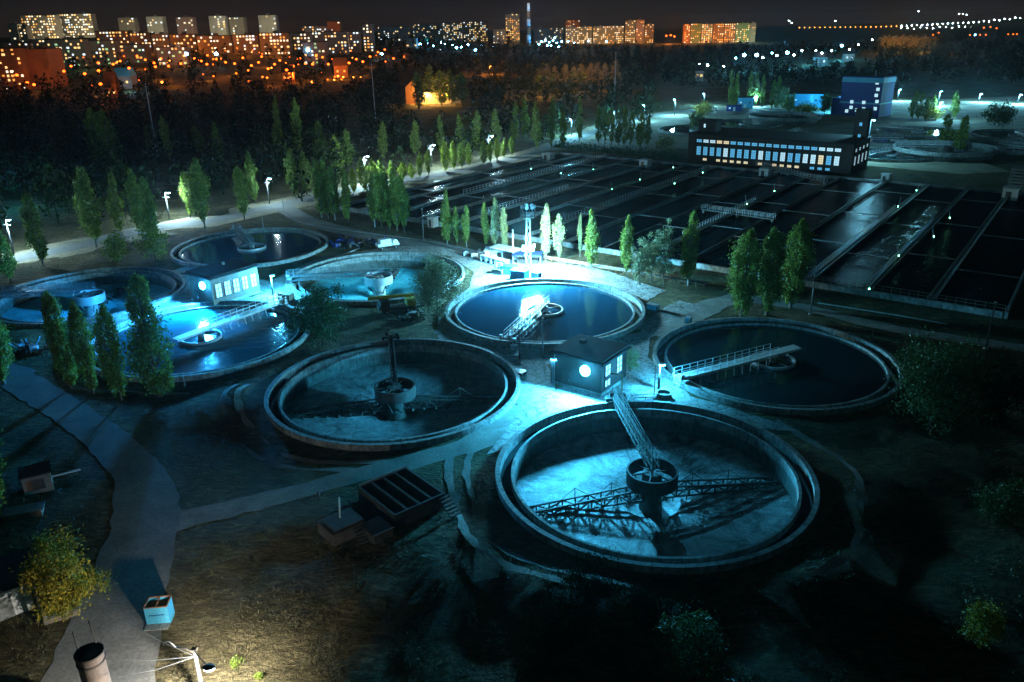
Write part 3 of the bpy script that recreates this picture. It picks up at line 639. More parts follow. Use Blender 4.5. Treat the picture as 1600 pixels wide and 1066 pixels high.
# ---------------------------------------------------------------- aeration lanes
walls_v = [-7.4, -18.6, -28.3, -38.4, -49.5, -61.5, -70.5, -80, -90, -100.5, -111, -121.5, -132, -142, -152, -161]
lane_names = ORD
for i in range(15):
    va, vb = walls_v[i+1], walls_v[i]
    t = thing('aeration_lane', 'long straight aeration lane, %s from the right of the rectangular basins' % lane_names[i], 'aeration lane', (*uvp(BU0, va), 0), RZ, 'aeration lanes')
    W = vb-va; L = BU1-BU0
    MB().add([(.5, .3, .35), (W, .3, .35), (W, L, .35), (.5, L, .35)], [(0, 1, 2, 3)]).build('water', M['bwater'], t)
    MB().box((0, L/2, .5), (.45, L+.6, 1.1)).build('divider_wall', M['wetwall'], t)
    if i in (0, 1, 2, 3, 5, 8, 10, 13): MB().box((.75, L/2, .95), (.5, L+.5, .12)).build('walkway', M['rim'], t)
    MB().box((W/2, -.05, .5), (W-.46, .5, 1.1)).build('end_wall', M['rim'], t)
    MB().box((W/2, L+.05, .5), (W-.46, .5, 1.1)).build('end_wall', M['wetwall'], t)
    if i in (1, 2, 5, 8, 10, 12):
        m = MB(); a0, a1 = {5: (18, 62), 10: (12, 52), 8: (16, 100), 1: (0, 60), 2: (0, 70)}.get(i, (30, L))
        railing(m, (.0, a0), (.0, a1), 0, 1.05, 1.1, 1.5, .07); m.build('railing', M['steel'], t)
    if i in (0, 1, 2): 
        m = MB(); m.tube([(1.1, 2, 1.25), (1.1, L*.6, 1.25), (1.1, L-2, 1.25)], .16, 8); m.build('air_pipe', M['steel'] if i != 1 else M['dsteel'], t)
    if i < 4:
        m = MB(); railing(m, (0, -.1), (W, -.1), 0, 1.05, 1.1, 1.4, .06); m.build('end_railing', M['wood'], t)
    for k in range(3): MB().box((W/2+.1, 22+k*31+(i*7) % 13, 1.0), (W-.5, .3, .14)).build('crossbeam', M['wetwall'], t)
t = thing('basin_wall', 'outer concrete wall along right side of the rectangular basins', 'wall', (*uvp(BU0, BV1), 0), RZ)
MB().box((.25, (BU1-BU0)/2, .5), (.5, BU1-BU0+.6, 1.12)).build('wall', M['rim'], t)
m = MB(); railing(m, (.25, 0), (.25, 108), 0, 1.05, 1.1, 1.8, .06); m.build('railing', M['steel'], t)
# footbridges across lanes
for (pa, pb_, lb) in [((1098, 326), (1210, 342), 'blue lit footbridge with railing crossing lanes at centre right'), ((1180, 256), (1290, 284), 'dark footbridge at the foot of the hall')]:
    A, B = at(*pa, 1.3), at(*pb_, 1.3); L = math.dist(A, B); a = math.atan2(B[1]-A[1], B[0]-A[0])
    t = thing('footbridge', lb, 'footbridge', (A[0], A[1], 1.15), a)
    MB().box((L/2, 0, 0), (L, 1.2, .14)).build('deck', M['rim'], t)
    for s in (-.55, .55):
        m = MB(); railing(m, (0, 0), (L, 0), s, .05, 1.1, 1.5, .06); m.build('railing', M['steel'], t)
    m = MB()
    for x in (.4, L/2, L-.4): m.box((x, 0, -.6), (.3, .9, 1.05))
    m.build('pier', M['concrete'], t)
# booths on the basins
for i, (px, pb, w, h, lb) in enumerate([(857, 250, 13, 9, 'small white booth at back left corner of basins'), (1008, 262, 13, 11, 'small white booth with red sign at back of basins'), (1195, 276, 13, 11, 'pale booth in front of the hall windows'), (1383, 284, 10, 10, 'pale booth at right of the hall behind basins'), (1577, 314, 17, 16, 'pale booth with dark opening at right end of basins'), (677, 354, 10, 13, 'blue lit booth behind the three birch like poplars')]):
    b = at(px, pb, 0); d = math.hypot(*b)/F*1.06
    t = thing('control_booth', lb, 'booth', b, RZ, 'booths along the basins'); W, Hh = max(1.8, w*d), max(2.2, h*d)
    MB().box((0, 0, Hh/2), (W, W, Hh)).build('wall', M['white'], t); MB().box((0, 0, Hh+.08), (W+.4, W+.4, .16)).build('roof', M['white'], t)
    do = MB(); do.box((-W*.1, -W/2-.02, Hh*.42), (W*.36, .06, Hh*.75)); do.build('door', M['rust'] if i == 1 else M['dsteel'], t)
# marker lamps with little green light
mk = thing('marker_lamp', 'tiny green marker lamp on thin bent post among the dark lanes', 'marker lamp', (0, 0, 1), 0, 'green marker lamps of the lanes')
MB().tube([(0, 0, 0), (0, 0, .9)], .06, 6).build('post', M['dsteel'], mk); MB().tube([(0, 0, .5), (-.35, .2, 2.4), (-.5, .3, 3.2)], .05, 6).build('rod', M['steel'], mk)
MB().ell((0, 0, 1.05), (.13, .13, .13)).build('bulb', M['Lgreen'], mk)
mp = [(830, 264), (956, 296), (1000, 281), (1054, 287), (1098, 270), (1167, 319), (1210, 299), (1432, 298), (1403, 323), (1484, 341), (1459, 370), (927, 265), (877, 271), (1358, 452), (1052, 262), (1404, 400)]
for i, p in enumerate(mp):
    q = at(*p, 2); o = mk if i == 0 else dup(mk, (q[0], q[1], 1), i*1.3)
    o.location = (q[0], q[1], 1)
# ---------------------------------------------------------------- hall
t = thing('turbine_hall', 'long dark brick hall with rows of blue lit windows', 'hall', (*uvp(258, -114.5), 0), RZ)
HW, HD, HH = 53.5, 20.0, 9.4
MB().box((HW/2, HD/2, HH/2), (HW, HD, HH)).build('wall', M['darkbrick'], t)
ro = MB().box((HW/2, HD/2, HH+.2), (HW+.8, HD+.8, .4)).build('roof', M['roofing'], t)
MB().box((3.8, 8.5, HH+2.2), (6.0, 5, 3.6)).build('roof_hut', M['darkbrick'], ro); MB().box((3.8, 8.5, HH+4.1), (6.5, 5.5, .3)).build('hut_cap', M['roofing'], ro)
MB().box((3.0, 5.96, HH+2.4), (.6, .06, 1.2)).build('hut_pane', M['hallpale'], ro)
for k in range(20):
    x = 4.0+k*2.37
    g = M['hallwarm'] if k in (3, 4) else M['hallglass'] if rnd.random() < .75 else M['hallpale']
    window_part(t, x, -.02, 7.55, 1.75, .95, 'x', g, 2, 3, out=-1)
    g = M['hallwarm'] if k == 17 else M['hallpale'] if k in (4, 9, 12, 15, 16, 19) else M['hallglass']
    window_part(t, x, -.02, 4.3, 1.45, 2.7, 'x', g, 4, 3, out=-1)
    if k in (1, 3, 4, 5, 6, 7, 9, 10, 11, 12, 13, 14, 16, 17, 18): window_part(t, x, -.02, 1.55, 1.3, .75, 'x', M['hallwarm'] if k < 15 else M['hallglass'], 1, 3, out=-1)
for k in range(4):
    window_part(t, HW+.02, 3.2+k*4.4, 7.4, 1.6, .9, 'y', M['hallpale'], 2, 2, out=1); window_part(t, HW+.02, 3.2+k*4.4, 4.2, 1.5, 2.6, 'y', M['hallpale'], 4, 2, out=1)
d = MB().box((28, -.05, 1.4), (2.4, .1, 2.6)).build('door', M['dsteel'], t); MB().box((28.8, -.13, 1.3), (.1, .08, .25)).build('handle', M['steel'], d)
b = at(1338, 262); h = top_z(*b, 172)
t = thing('dark_tower', 'slim dark square tower at right end of the hall', 'tower', b, RZ)
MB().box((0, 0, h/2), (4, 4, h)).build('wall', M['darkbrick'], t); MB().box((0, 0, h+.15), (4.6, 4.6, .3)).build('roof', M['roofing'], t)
for k in range(4): window_part(t, 0, -2.02, 3+k*3.6, .8, 1.0, 'x', M['hallglass'], 1, 2, out=-1)
# blue building
b = at(1310, 180); b2 = at(1372, 184); a = math.atan2(b2[1]-b[1], b2[0]-b[0]); L = math.dist(b, b2); h = top_z(*b, 119)
t = thing('blue_building', 'tall blue floodlit works building with pale parapet band', 'building', b, a)
MB().box((L/2, 7, h/2), (L, 14, h)).build('wall', M['bluepaint'], t); MB().box((L/2, 7, h-1.6), (L+.3, 14.3, 2.2)).build('parapet_band', M['cyanpaint'], t); MB().box((L/2, 7, h*.34), (L+.2, 14.2, .7)).build('belt_band', M['cyanpaint'], t)
MB().box((-2.2, 5, h*.22), (4.4, 9, h*.44)).build('side_wing', M['bluepaint'], t)
MB().box((L/2, 7, h+.1), (L-.4, 13.4, .3)).build('roof', M['roofing'], t); MB().tube([(L*.73, 3, h), (L*.73, 3, h+3)], .12, 6).build('mast', M['steel'], t)
for fx, fz in ((.86, .86), (.9, .7), (.88, .55), (.92, .4), (.3, .22), (.3, .36), (.45, .16), (.2, .12), (.62, .2), (.6, .36), (.9, .22)):
    window_part(t, L*fx, -.1, h*fz, 1.6, 1.5, 'x', M['hallpale'], 1, 2, out=-1)
def shed(name, label, px0, px1, pb, pt, mat, depth=4, roof='roofing', door=True):
    b, b2 = at(px0, pb), at(px1, pb+ (px1-px0)*.01); a = math.atan2(b2[1]-b[1], b2[0]-b[0]); L = math.dist(b, b2); h = top_z(*b, pt)
    t = thing(name, label, name.split('_')[-1], b, a)
    MB().box((L/2, depth/2, h/2), (L, depth, h)).build('wall', M[mat], t); MB().box((L/2, depth/2, h+.1), (L+.5, depth+.5, .2)).build('roof', M[roof], t)
    if door: MB().box((L*.5, -.03, 1.1), (1.1, .08, 2.1)).build('door', M['white'], t)
    for fx in (.2, .8): window_part(t, L*fx, -.02, h*.55, .8, .7, 'x', M['hallpale'] if fx < .5 else M['frame'], 1, 2, out=-1)
    return t
shed('blue_cabin', 'small dark blue cabin with white door on the far road', 1135, 1159, 174, 165, 'bluepaint')
shed('blue_shed', 'pale blue shed lit by the lamp beside it', 1152, 1176, 169, 153, 'cyanpaint', 8)
shed('far_shed', 'long low blue shed left of the blue building', 1232, 1284, 168, 147, 'cyanpaint', 8)
b = at(1590, 300); t = thing('pipe_stack', 'pile of pale stacked slabs at right edge beside the basins', 'slab stack', b, RZ)
for k in range(8): MB().box((rnd.uniform(-.1, .1), 0, .4+k*.85), (5, 6, .6)).build('slab', M['rim'], t)
# ---------------------------------------------------------------- yard clutter
def obox(name, label, cat, px, pb, dims, mats, rz=RZ, roof=None, extra=None, group=None):
    b = at(px, pb); t = thing(name, label, cat, b, rz, group)
    w, d, h = dims
    MB().box((0, 0, h/2), dims).build('body', M[mats[0]], t)
    r = MB(); r.box((0, 0, h+.05), (w+.16, d+.16, .1)); r.build('lid', M[mats[1]], t)
    f = MB()
    for sx in (-w/2+.05, w/2-.05):
        for sy in (-d/2+.05, d/2-.05): f.box((sx, sy, h/2), (.16, .16, h-.04))
    f.build('corner_posts', M[mats[1]], t)
    if extra: extra(t, w, d, h)
    return t
def cdoors(t, w, d, h):
    for s in (-1, 1):
        o = MB().box((s*w*.23, -d/2-.03, h*.5), (w*.42, .05, h*.85)).build('door', M['cyanpaint'], t); MB().bar((s*w*.08, -d/2-.08, h*.2), (s*w*.08, -d/2-.08, h*.8), .04).build('lock_rod', M['steel'], o)
obox('shipping_container', 'pale blue steel container below the blinding floodlight mast', 'container', 812, 438, (3.0, 2.0, 2.0), ('cyanpaint', 'cyanpaint'), RZ+.15, extra=cdoors)
obox('storage_box', 'low blue storage box with flat lid left of container', 'storage box', 796, 428, (2.6, 2.0, 1.6), ('cyanpaint', 'bluepaint'), RZ+.2)
t = obox('waste_skip', 'small pale skip with upright panels at left of yard clutter', 'skip', 779, 428, (2.2, 1.4, .9), ('concrete', 'rim'), RZ+.1)
for k in range(3): MB().box((-.7+.7*k, 0, 1.6), (.5, .12, 1.2)).build('upright_panel', M['white'], t)
obox('storage_box', 'light box right of the yard beside blue canopy', 'storage box', 838, 436, (1.6, 1.2, 1.3), ('bluepaint', 'cyanpaint'), RZ)
for k in range(5):
    b = at(757+8.0*k, 409+2.0*k); t = thing('open_bay', 'white open fronted bay, %s from the left in the row of five' % ORD[k], 'storage bay', b, RZ-.05, 'row of white open bays')
    m = MB(); m.box((-.52, 0, .65), (.1, 1.2, 1.3)); m.box((.52, 0, .65), (.1, 1.2, 1.3)); m.box((0, .56, .65), (.94, .1, 1.3)); m.build('wall', M['white'], t)
    MB().box((0, 0, 1.35), (1.16, 1.3, .1)).build('roof', M['white'], t); MB().box((0, .1, .2), (.8, .7, .4)).build('stored_crate', M['dsteel'], t)
def canopy(label, px0, p0, px1, p1, depth, h, mat):
    A, B = at(px0, p0), at(px1, p1); L = math.dist(A, B); a = math.atan2(B[1]-A[1], B[0]-A[0]); t = thing('canopy', label, 'canopy', A, a)
    MB().box((L/2, depth/2, h), (L, depth, .18)).build('roof', M[mat], t)
    for x in (.2, L/2, L-.2):
        for y in (.2, depth-.2): MB().bar((x, y, 0), (x, y, h-.1), .12).build('post', M['steel'], t)
    for y in (.2,): 
        m = MB(); m.bar((.2, y, h-.25), (L-.2, y, h-.25), .1)
        for k in range(10): x = .3+(L-.6)*k/9; m.bar((x, y, .9), (x, y, h-.2), .05)
        m.build('side_screen', M['dsteel'], t)
    MB().box((L*.5, depth*.6, .5), (L*.7, depth*.4, .9)).build('stored_machinery', M['dsteel'], t)
canopy('long pale flat canopy left of the floodlight mast', 765, 402, 803, 410, 3.0, 2.1, 'white')
canopy('blue edged canopy right under the floodlight mast', 800, 415, 846, 416, 3.4, 2.0, 'bluepaint')
shed('yard_shed', 'low pale shed at back of the yard under poplars', 758, 798, 401, 393, 'white', 3, 'white', False)
# fence of posts by the kerb
A, B = at(655, 378), at(738, 398); L = math.dist(A, B); t = thing('yard_fence', 'low dark picket fence between pale pole and yard', 'fence', A, math.atan2(B[1]-A[1], B[0]-A[0]))
m = MB(); 
for k in range(int(L/.25)): m.bar((k*.25, 0, 0), (k*.25, 0, 1.2), .06)
m.build('pickets', M['dsteel'], t); m = MB(); m.bar((0, .06, .3), (L, .06, .3), .06); m.bar((0, .06, 1.0), (L, .06, 1.0), .06); m.build('rails', M['dsteel'], t)
# fence between basins and near poplars
for (pa, pb_, lb) in [((800, 400), (1100, 450), 'brown pipe railing along near end of basins behind poplars')]:
    A, B = at(*pa), at(*pb_); L = math.dist(A, B); t = thing('pipe_railing', lb, 'railing', A, math.atan2(B[1]-A[1], B[0]-A[0]))
    m = MB(); railing(m, (0, 0), (L, 0), 0, 0, 1.2, 1.6, .08); m.build('rails', M['rust'], t)
    MB().tube([(0, .8, .5), (L, .8, .5)], .22, 10).build('pipe', M['rim'], t)
    MB().tube([(0, 1.5, .5), (L, 1.5, .5)], .15, 10).build('pipe', M['steel'], t)
# vehicles
def wheelset(t, xs, w, r):
    for x in xs:
        for s in (-1, 1):
            y0, y1 = s*(w/2-.25), s*w/2; o = MB().tube([(x, y0, r), (x, y1, r)], r, 18).build('wheel', M['rubber'], t); MB().tube([(x, y1, r), (x, y1+s*.03, r)], r*.5, 12).build('hub', M['steel'], o)
def van_like(label, px, pb, rz, L, mat, cab=True):
    b = at(px, pb); t = thing('flatbed_van', label, 'van', b, rz)
    MB().box((0, 0, .75), (L, 1.7, .2)).build('chassis', M['dsteel'], t)
    c = MB(); c.add([(L*.22, -.85, .85), (L*.5, -.85, .85), (L*.5, .85, .85), (L*.22, .85, .85), (L*.22, -.8, 2.0), (L*.4, -.8, 2.0), (L*.4, .8, 2.0), (L*.22, .8, 2.0)], [(3, 2, 1, 0), (4, 5, 6, 7), (0, 1, 5, 4), (1, 2, 6, 5), (2, 3, 7, 6), (3, 0, 4, 7)]); co = c.build('cab', M[mat], t)
    MB().add([(L*.492, -.65, 1.1), (L*.492, .65, 1.1), (L*.415, .65, 1.88), (L*.415, -.65, 1.88)], [(0, 1, 2, 3)]).build('windscreen', M['frame'], co)
    for s in (-1, 1): MB().box((L*.503, s*.6, .98), (.05, .25, .16)).build('headlight', M['white'], co)
    bd = MB(); bd.box((-L*.16, 0, .92), (L*.68, 1.8, .12)); 
    for s in (-1, 1): bd.box((-L*.16, s*.87, 1.2), (L*.68, .06, .5))
    bd.box((-L*.49, 0, 1.2), (.06, 1.68, .5)); bd.build('load_bed', M[mat], t); MB().box((-L*.12, 0, 1.7), (L*.5, 1.5, 1.2)).build('cargo', M['white'], t)
    wheelset(t, (L*.34, -L*.32), 1.8, .38); return t
van_like('pale flatbed van parked above the turquoise tank', 606, 389, .5, 4.8, 'white')
# truck crane by tank E
b = at(628, 487); t = thing('truck_crane', 'dark truck with long yellow boom beside the turquoise floored tank', 'truck crane', b, math.radians(20))
MB().box((0, 0, .9), (7.2, 2.2, .35)).build('chassis', M['dsteel'], t); c = MB(); c.box((-2.9, 0, 1.7), (1.5, 2.2, 1.5)); c.box((-3.75, 0, 1.35), (.4, 2.0, .7)); co = c.build('cab', M['dsteel'], t)
MB().box((-3.67, 0, 2.05), (.04, 1.8, .6)).build('windscreen', M['frame'], co)
MB().box((1.6, 0, 1.7), (1.6, 1.8, 1.3)).build('turret', M['yellow'], t); bo = MB().bar((2.4, .5, 2.6), (-5.4, .5, 2.8), .42, .5).build('boom', M['yellow'], t); MB().bar((-5.4, .5, 2.7), (-5.5, .5, 1.5), .08).build('hook', M['dsteel'], bo)
wheelset(t, (-2.7, .9, 2.2), 2.2, .48)
# scrap and small yard objects
def scrap(label, px, pb, n, span, mats, seed):
    r = random.Random(seed); b = at(px, pb); t = thing('scrap_heap', label, 'scrap heap', b)
    for mi, mk_ in enumerate(mats):
        m = MB()
        for k in range(n):
            p = Vector((r.uniform(-span, span), r.uniform(-span*.5, span*.5), r.uniform(.05, .3)))
            if r.random() < .55: m.bar(p, p+Vector((r.uniform(-2, 2), r.uniform(-1.4, 1.4), r.uniform(0, 1.5))), r.uniform(.08, .22))
            else: m.box(p+Vector((0, 0, .35)), (r.uniform(.4, 1.5), r.uniform(.3, .9), r.uniform(.3, 1.1)), r.uniform(0, 3))
        m.build(('pipes', 'plates', 'frames')[mi % 3], M[mk_], t)
scrap('heap of dark blue machinery parts between two tanks and the road', 560, 383, 16, 5, ('bluepaint', 'dsteel', 'steelmid'), 1)
scrap('tangle of dark scrap frames at left end of the fence', 738, 402, 9, 2, ('dsteel', 'steel'), 2)
scrap('pale scrap beams on ground in front of turquoise tank', 640, 500, 8, 2.6, ('rim', 'dsteel'), 3)
scrap('dark heap of pipes by left edge track', 62, 545, 10, 2.5, ('dsteel', 'cyanpaint'), 4)
for px, pb, sz, lb in [(448, 470, (2.4, 1.3, 1.3), 'brown crate beside short lamp post near lit house'), (455, 452, (1.6, 1.0, .9), 'smaller brown crate behind the crate by lamp post')]:
    t = obox('wooden_crate', lb, 'crate', px, pb, sz, ('wood', 'wood'), RZ+.2)
def manhole(label, px, pb, r, h, openw=True, mat='rim'):
    b = at(px, pb); t = thing('manhole_ring', label, 'manhole', b)
    MB().lathe([(r, -.1), (r, h), (r-.18, h), (r-.18, -.1)], 36).build('ring', M[mat], t); MB().disc(r-.17, h*.45 if openw else h-.05, 36).build('cover', M['wetwall'] if openw else M['rim'], t)
    MB().lathe([(r+.5, -.02), (r+.5, .12), (r+.02, .12), (r+.02, -.02)], 36).build('apron_slab', M['rim'], t); return t
manhole('round concrete manhole ring right of pump house front', 1037, 622, .95, .8)
manhole('flat capped round manhole near blue trussed bridge foot', 803, 557, .9, .45, False)
manhole('round concrete cover beside the brick house with five windows', 288, 428, 1.1, .5, False)
t = obox('hatch', 'low square steel hatch beside drained gritty tank rim', 'hatch', 812, 584, (1.6, 1.1, .35), ('dsteel', 'steel'), RZ)
obox('junction_box', 'small cyan junction box at right of blue water tank', 'junction box', 1020, 483, (1.9, 1.0, .8), ('cyanpaint', 'rim'), RZ)
obox('junction_box', 'small blue junction box at back of dark green tank', 'junction box', 1075, 505, (.9, .8, 1.0), ('cyanpaint', 'steel'), RZ)
obox('junction_box', 'pale junction box at foot of bridge over blue tank', 'junction box', 803, 547, (.8, .6, .7), ('white', 'steel'), RZ)
b = at(990, 626); t = thing('low_barrier', 'low pale kerb frame beside nearest tank rim', 'barrier', b, .1)
m = MB(); m.bar((0, 0, .35), (3, 0, .35), .1); m.bar((0, .9, .35), (3, .9, .35), .1); m.build('rails', M['rim'], t); m = MB(); [m.bar((x, y, 0), (x, y, .4), .09) for x in (0, 1.5, 3) for y in (0, .9)]; m.build('posts', M['rim'], t)
# sludge thickener block, dark, lower middle
b = at(575, 806); t = thing('grit_bin', 'dark concrete bin block with four open slots', 'concrete bin', at(628, 786), math.radians(40))
m = MB(); W, D, hh = 5.6, 6.4, 1.5
for k in range(5): m.box((-W/2+W*k/4, 0, hh/2), (.22, D, hh))
for s in (-1, 1): m.box((0, s*(D/2+.11), hh/2+.01), (W+.22, .22, hh+.02))
m.build('wall', M['darkconcrete'], t); MB().box((0, 0, .12), (W-.3, D-.1, .2)).build('floor', M['darkconcrete'], t)
m = MB(); m.bar((-W/2, D/2+.2, hh+.12), (W/2+.2, D/2+.2, hh+.12), .12); m.build('top_rail', M['steel'], t)
s = MB(); [s.box((W/2-.2, -D/2-.5-.35*k, hh-.2-.22*k), (1.2, .3, .1)) for k in range(6)]; s.build('steps', M['dsteel'], t)
t = thing('valve_chamber', 'dark concrete valve chamber with steps beside the slotted bin', 'chamber', at(590, 838), math.radians(40))
MB().box((0, 0, .5), (2.0, 2.4, 1.0)).build('wall', M['darkconcrete'], t); MB().box((0, 0, 1.05), (2.2, 2.6, .12)).build('lid', M['darkconcrete'], t); MB().bar((-1.1, -1.3, 1.2), (1.1, -1.3, 1.2), .08).build('top_rail', M['steel'], t)
t = thing('stair_chamber', 'dark chamber with short stair and slanting pale pipe on top', 'chamber', at(535, 832), math.radians(40))
MB().box((0, 0, .6), (3.4, 3.0, 1.2)).build('wall', M['darkconcrete'], t); MB().box((.2, .1, 1.3), (3.0, 2.6, .14)).build('lid', M['darkconcrete'], t)
s = MB(); [s.box((.8, -1.7-.3*k, 1.0-.2*k), (1.1, .28, .12)) for k in range(5)]; s.build('steps', M['darkconcrete'], t); MB().tube([(.1, .4, 1.3), (.35, .6, 3.4)], .08, 8).build('vent_pipe', M['white'], t)
b = at(499, 782); t = thing('marker_post', 'short dark post beside the track near slotted bin', 'post', b); MB().tube([(0, 0, -.1), (0, 0, 1.0)], .1, 8).build('shaft', M['dsteel'], t); MB().box((0, 0, 1.0), (.24, .24, .1)).build('cap', M['dsteel'], t)
# ---------------------------------------------------------------- lower left corner
b = at(252, 968); t = thing('blue_bin', 'light blue metal bin with open rust filled top by road', 'bin', b, math.radians(6))
W, D, hh = 1.75, 1.3, 1.75
m = MB(); m.box((0, -D/2, hh/2), (W, .06, hh)); m.box((0, D/2, hh/2), (W, .06, hh)); m.box((-W/2, 0, hh/2), (.06, D-.06, hh)); m.box((W/2, 0, hh/2), (.06, D-.06, hh)); m.build('body', M['cyanpaint'], t)
MB().box((0, 0, hh-.35), (W-.06, D-.06, .1)).build('contents', M['rust'], t)
m = MB(); [m.bar(p, q, .09) for p, q in (((-W/2, -D/2, hh), (W/2, -D/2, hh)), ((-W/2, D/2, hh), (W/2, D/2, hh)), ((-W/2, -D/2, hh), (-W/2, D/2, hh)), ((W/2, -D/2, hh), (W/2, D/2, hh)), ((0, -D/2, hh-.02), (0, D/2, hh-.02)))]; m.build('top_frame', M['rust'], t)
MB().box((0, -D/2-.35, .12), (W+.1, .7, .1)).build('front_step', M['rim'], t); MB().bar((-.6, -D/2-.05, 1.0), (.6, -D/2-.05, 1.0), .05).build('front_seam', M['bluepaint'], t)
b = at(162, 1106); zt_ = top_z(*b, 1020); t = thing('round_silo', 'tall brown round metal tank with dark open top at bottom edge', 'silo', b)
MB().lathe([(.88, 0), (.86, zt_), (.74, zt_), (.74, 0)], 40, smooth=False).build('shell', M['silo'], t); MB().disc(.78, zt_-.35, 40).build('dark_top', M['wetwall'], t)
m = MB(); m.lathe([(.94, zt_-.08), (.94, zt_+.06), (.74, zt_+.06), (.74, zt_-.08)], 40); m.lathe([(.93, zt_-.75), (.93, zt_-.6), (.84, zt_-.6), (.84, zt_-.75)], 40); m.build('rim_band', M['dsteel'], t)
m = MB(); m.tube([(-.84, .2, zt_-1.5), (-.88, .25, zt_+1.6)], .05, 6); m.build('guide_rod', M['dsteel'], t); m = MB(); m.tube([(.1, .84, zt_-.2), (.0, .84, zt_+2.0)], .05, 6); m.build('guide_rod', M['dsteel'], t)
A, B = at(-60, 995), at(72, 945); L = math.dist(A, B); zt2 = top_z(*B, 905); t = thing('garage_box', 'pale grey garage wall under dark roof at left edge', 'garage', A, math.atan2(B[1]-A[1], B[0]-A[0]))
MB().box((L/2, 2.5, zt2/2), (L, 5, zt2)).build('wall', M['white'], t); MB().box((L/2, 2.6, zt2+.08), (L+.3, 5.3, .16)).build('roof', M['roofing'], t); MB().box((L*.9, -.05, zt2/2), (.35, .1, zt2-.1)).build('pilaster', M['dsteel'], t)
MB().box((L*.45, -.04, 1.05), (2.2, .07, 2.0)).build('gate', M['rim'], t)
b = at(74, 975); h = top_z(*b, 905); t = thing('utility_pole', 'leaning concrete pole at corner of pale garage wall', 'pole', b); MB().tube([(0, 0, -.1), (-.5, .2, h)], [.16, .13], 10).build('shaft', M['rim'], t); MB().box((-.5, .2, h+.05), (.3, .3, .12)).build('cap', M['steel'], t)
b = at(98, 966); t = thing('timber_trough', 'long low timber trough under the yellowing bush', 'trough', b, .5); MB().box((0, 0, .25), (2.6, .5, .5)).build('side_boards', M['wood'], t); MB().box((0, 0, .48), (2.4, .34, .1)).build('soil', M['wetwall'], t)
b = at(62, 765); t = thing('brick_hut', 'small brown hut with dark window in dark lower left', 'hut', b, .55)
MB().box((0, 0, 1.1), (2.6, 2.2, 2.2)).build('wall', M['brick'], t); MB().box((0, .1, 2.28), (3.0, 2.7, .16)).build('roof', M['roofing'], t); window_part(t, .1, -1.12, 1.2, .9, .9, 'x', M['frame'], 1, 3, out=-1)
b = at(102, 742); t = thing('plank', 'single pale plank lying behind the small brown hut', 'plank', b, .5); MB().box((0, 0, .2), (3.0, .3, .1)).build('board', M['white'], t); MB().box((-1.2, 0, .08), (.2, .5, .15)).build('block', M['rim'], t)
b = at(40, 808); t = thing('low_roof', 'low teal roof panel in dark grass at left', 'roof panel', b, .35); MB().box((0, 0, .9), (3.6, 1.6, .1)).build('sheet', M['rim'], t); MB().box((0, 0, .42), (3.2, 1.3, .84)).build('base', M['wood'], t)
# ---------------------------------------------------------------- trees
def leaves(mb, pts, size, r, up=.3):
    for p in pts:
        s = size*r.uniform(.6, 1.3); n = Vector((r.gauss(0, 1), r.gauss(0, 1), r.gauss(0, 1)+up)).normalized()
        a = n.orthogonal().normalized(); b = n.cross(a); t = r.uniform(0, PI); a, b = a*math.cos(t)+b*math.sin(t), b*math.cos(t)-a*math.sin(t)
        p = Vector(p); mb.add([p-a*s*.8, p-b*s*.42, p+a*s*.8, p+b*s*.42], [(0, 1, 2, 3)])
def trunk_mesh(h, r0, r1, limbs, seed, spread, bark='bark', start=.2, crown=None):
    r = random.Random(seed); m = MB(); x = y = 0; pts = []
    for i in range(7): pts.append((x, y, h*i/6)); x += r.uniform(-.09, .09); y += r.uniform(-.09, .09)
    m.tube(pts, [r0+(r1-r0)*i/6 for i in range(7)], 8)
    m.tube([(0, 0, -.15), (0, 0, .25)], [r0*1.6, r0*1.02], 8)
    for k in range(limbs):
        f = start+(.9-start)*r.random(); i = min(5, int(f*6)); p = Vector(pts[i]).lerp(Vector(pts[i+1]), f*6-i); a = r.uniform(0, 2*PI); L = spread*(1.15-f*.7)*r.uniform(.6, 1)
        d = Vector((math.cos(a), math.sin(a), 0)); u = 1.6 if crown == 'poplar' else .7
        m.tube([p, p+d*L*.45+Vector((0, 0, L*u*.5)), p+d*L*.9+Vector((0, 0, L*u*1.1))], [r0*.35, r0*.22, r0*.06], 5, False)
    return m.mesh('trunk', M[bark])
def poplar_crown(h, r0, n, size, seed, low=.1, mat='leaf', ragged=.16):
    r = random.Random(seed); mb = MB(); cl = []; ph = [r.uniform(0, 6.28) for _ in range(4)]; skew = r.uniform(.3, .6)
    for i in range(120):
        t = r.random(); z = h*(low+(.97-low)*t); prof = r0*max(.05, min(1, (t+.05)/.3)**.7*min(1, (1-t)/skew)**.6)*(1+.16*math.sin(7*t+ph[0])+.1*math.sin(15*t+ph[1]))
        a = r.uniform(0, 2*PI); q = prof*math.sqrt(r.uniform(.12, 1))*(1+r.uniform(-ragged, ragged)); 
        if math.sin(2*a+ph[2]+9*t) > .82 and r.random() < .8: continue
        cl.append((q*math.cos(a)+.16*r0*math.sin(4*t+ph[3]), q*math.sin(a)+.16*r0*math.cos(3*t+ph[1]), z, (.04*r0+.13*prof)*r.uniform(.6, 1.4)))
    pts = []
    for i in range(n):
        c = cl[r.randrange(len(cl))]; g = min(2.0, max(-2, r.gauss(0, 1)))
        pts.append((c[0]+r.gauss(0, 1)*c[3], c[1]+r.gauss(0, 1)*c[3], c[2]+g*c[3]*2.1))
    leaves(mb, [p for p in pts if p[2] > h*low*.6], size, r); return mb.mesh('crown', M[mat])
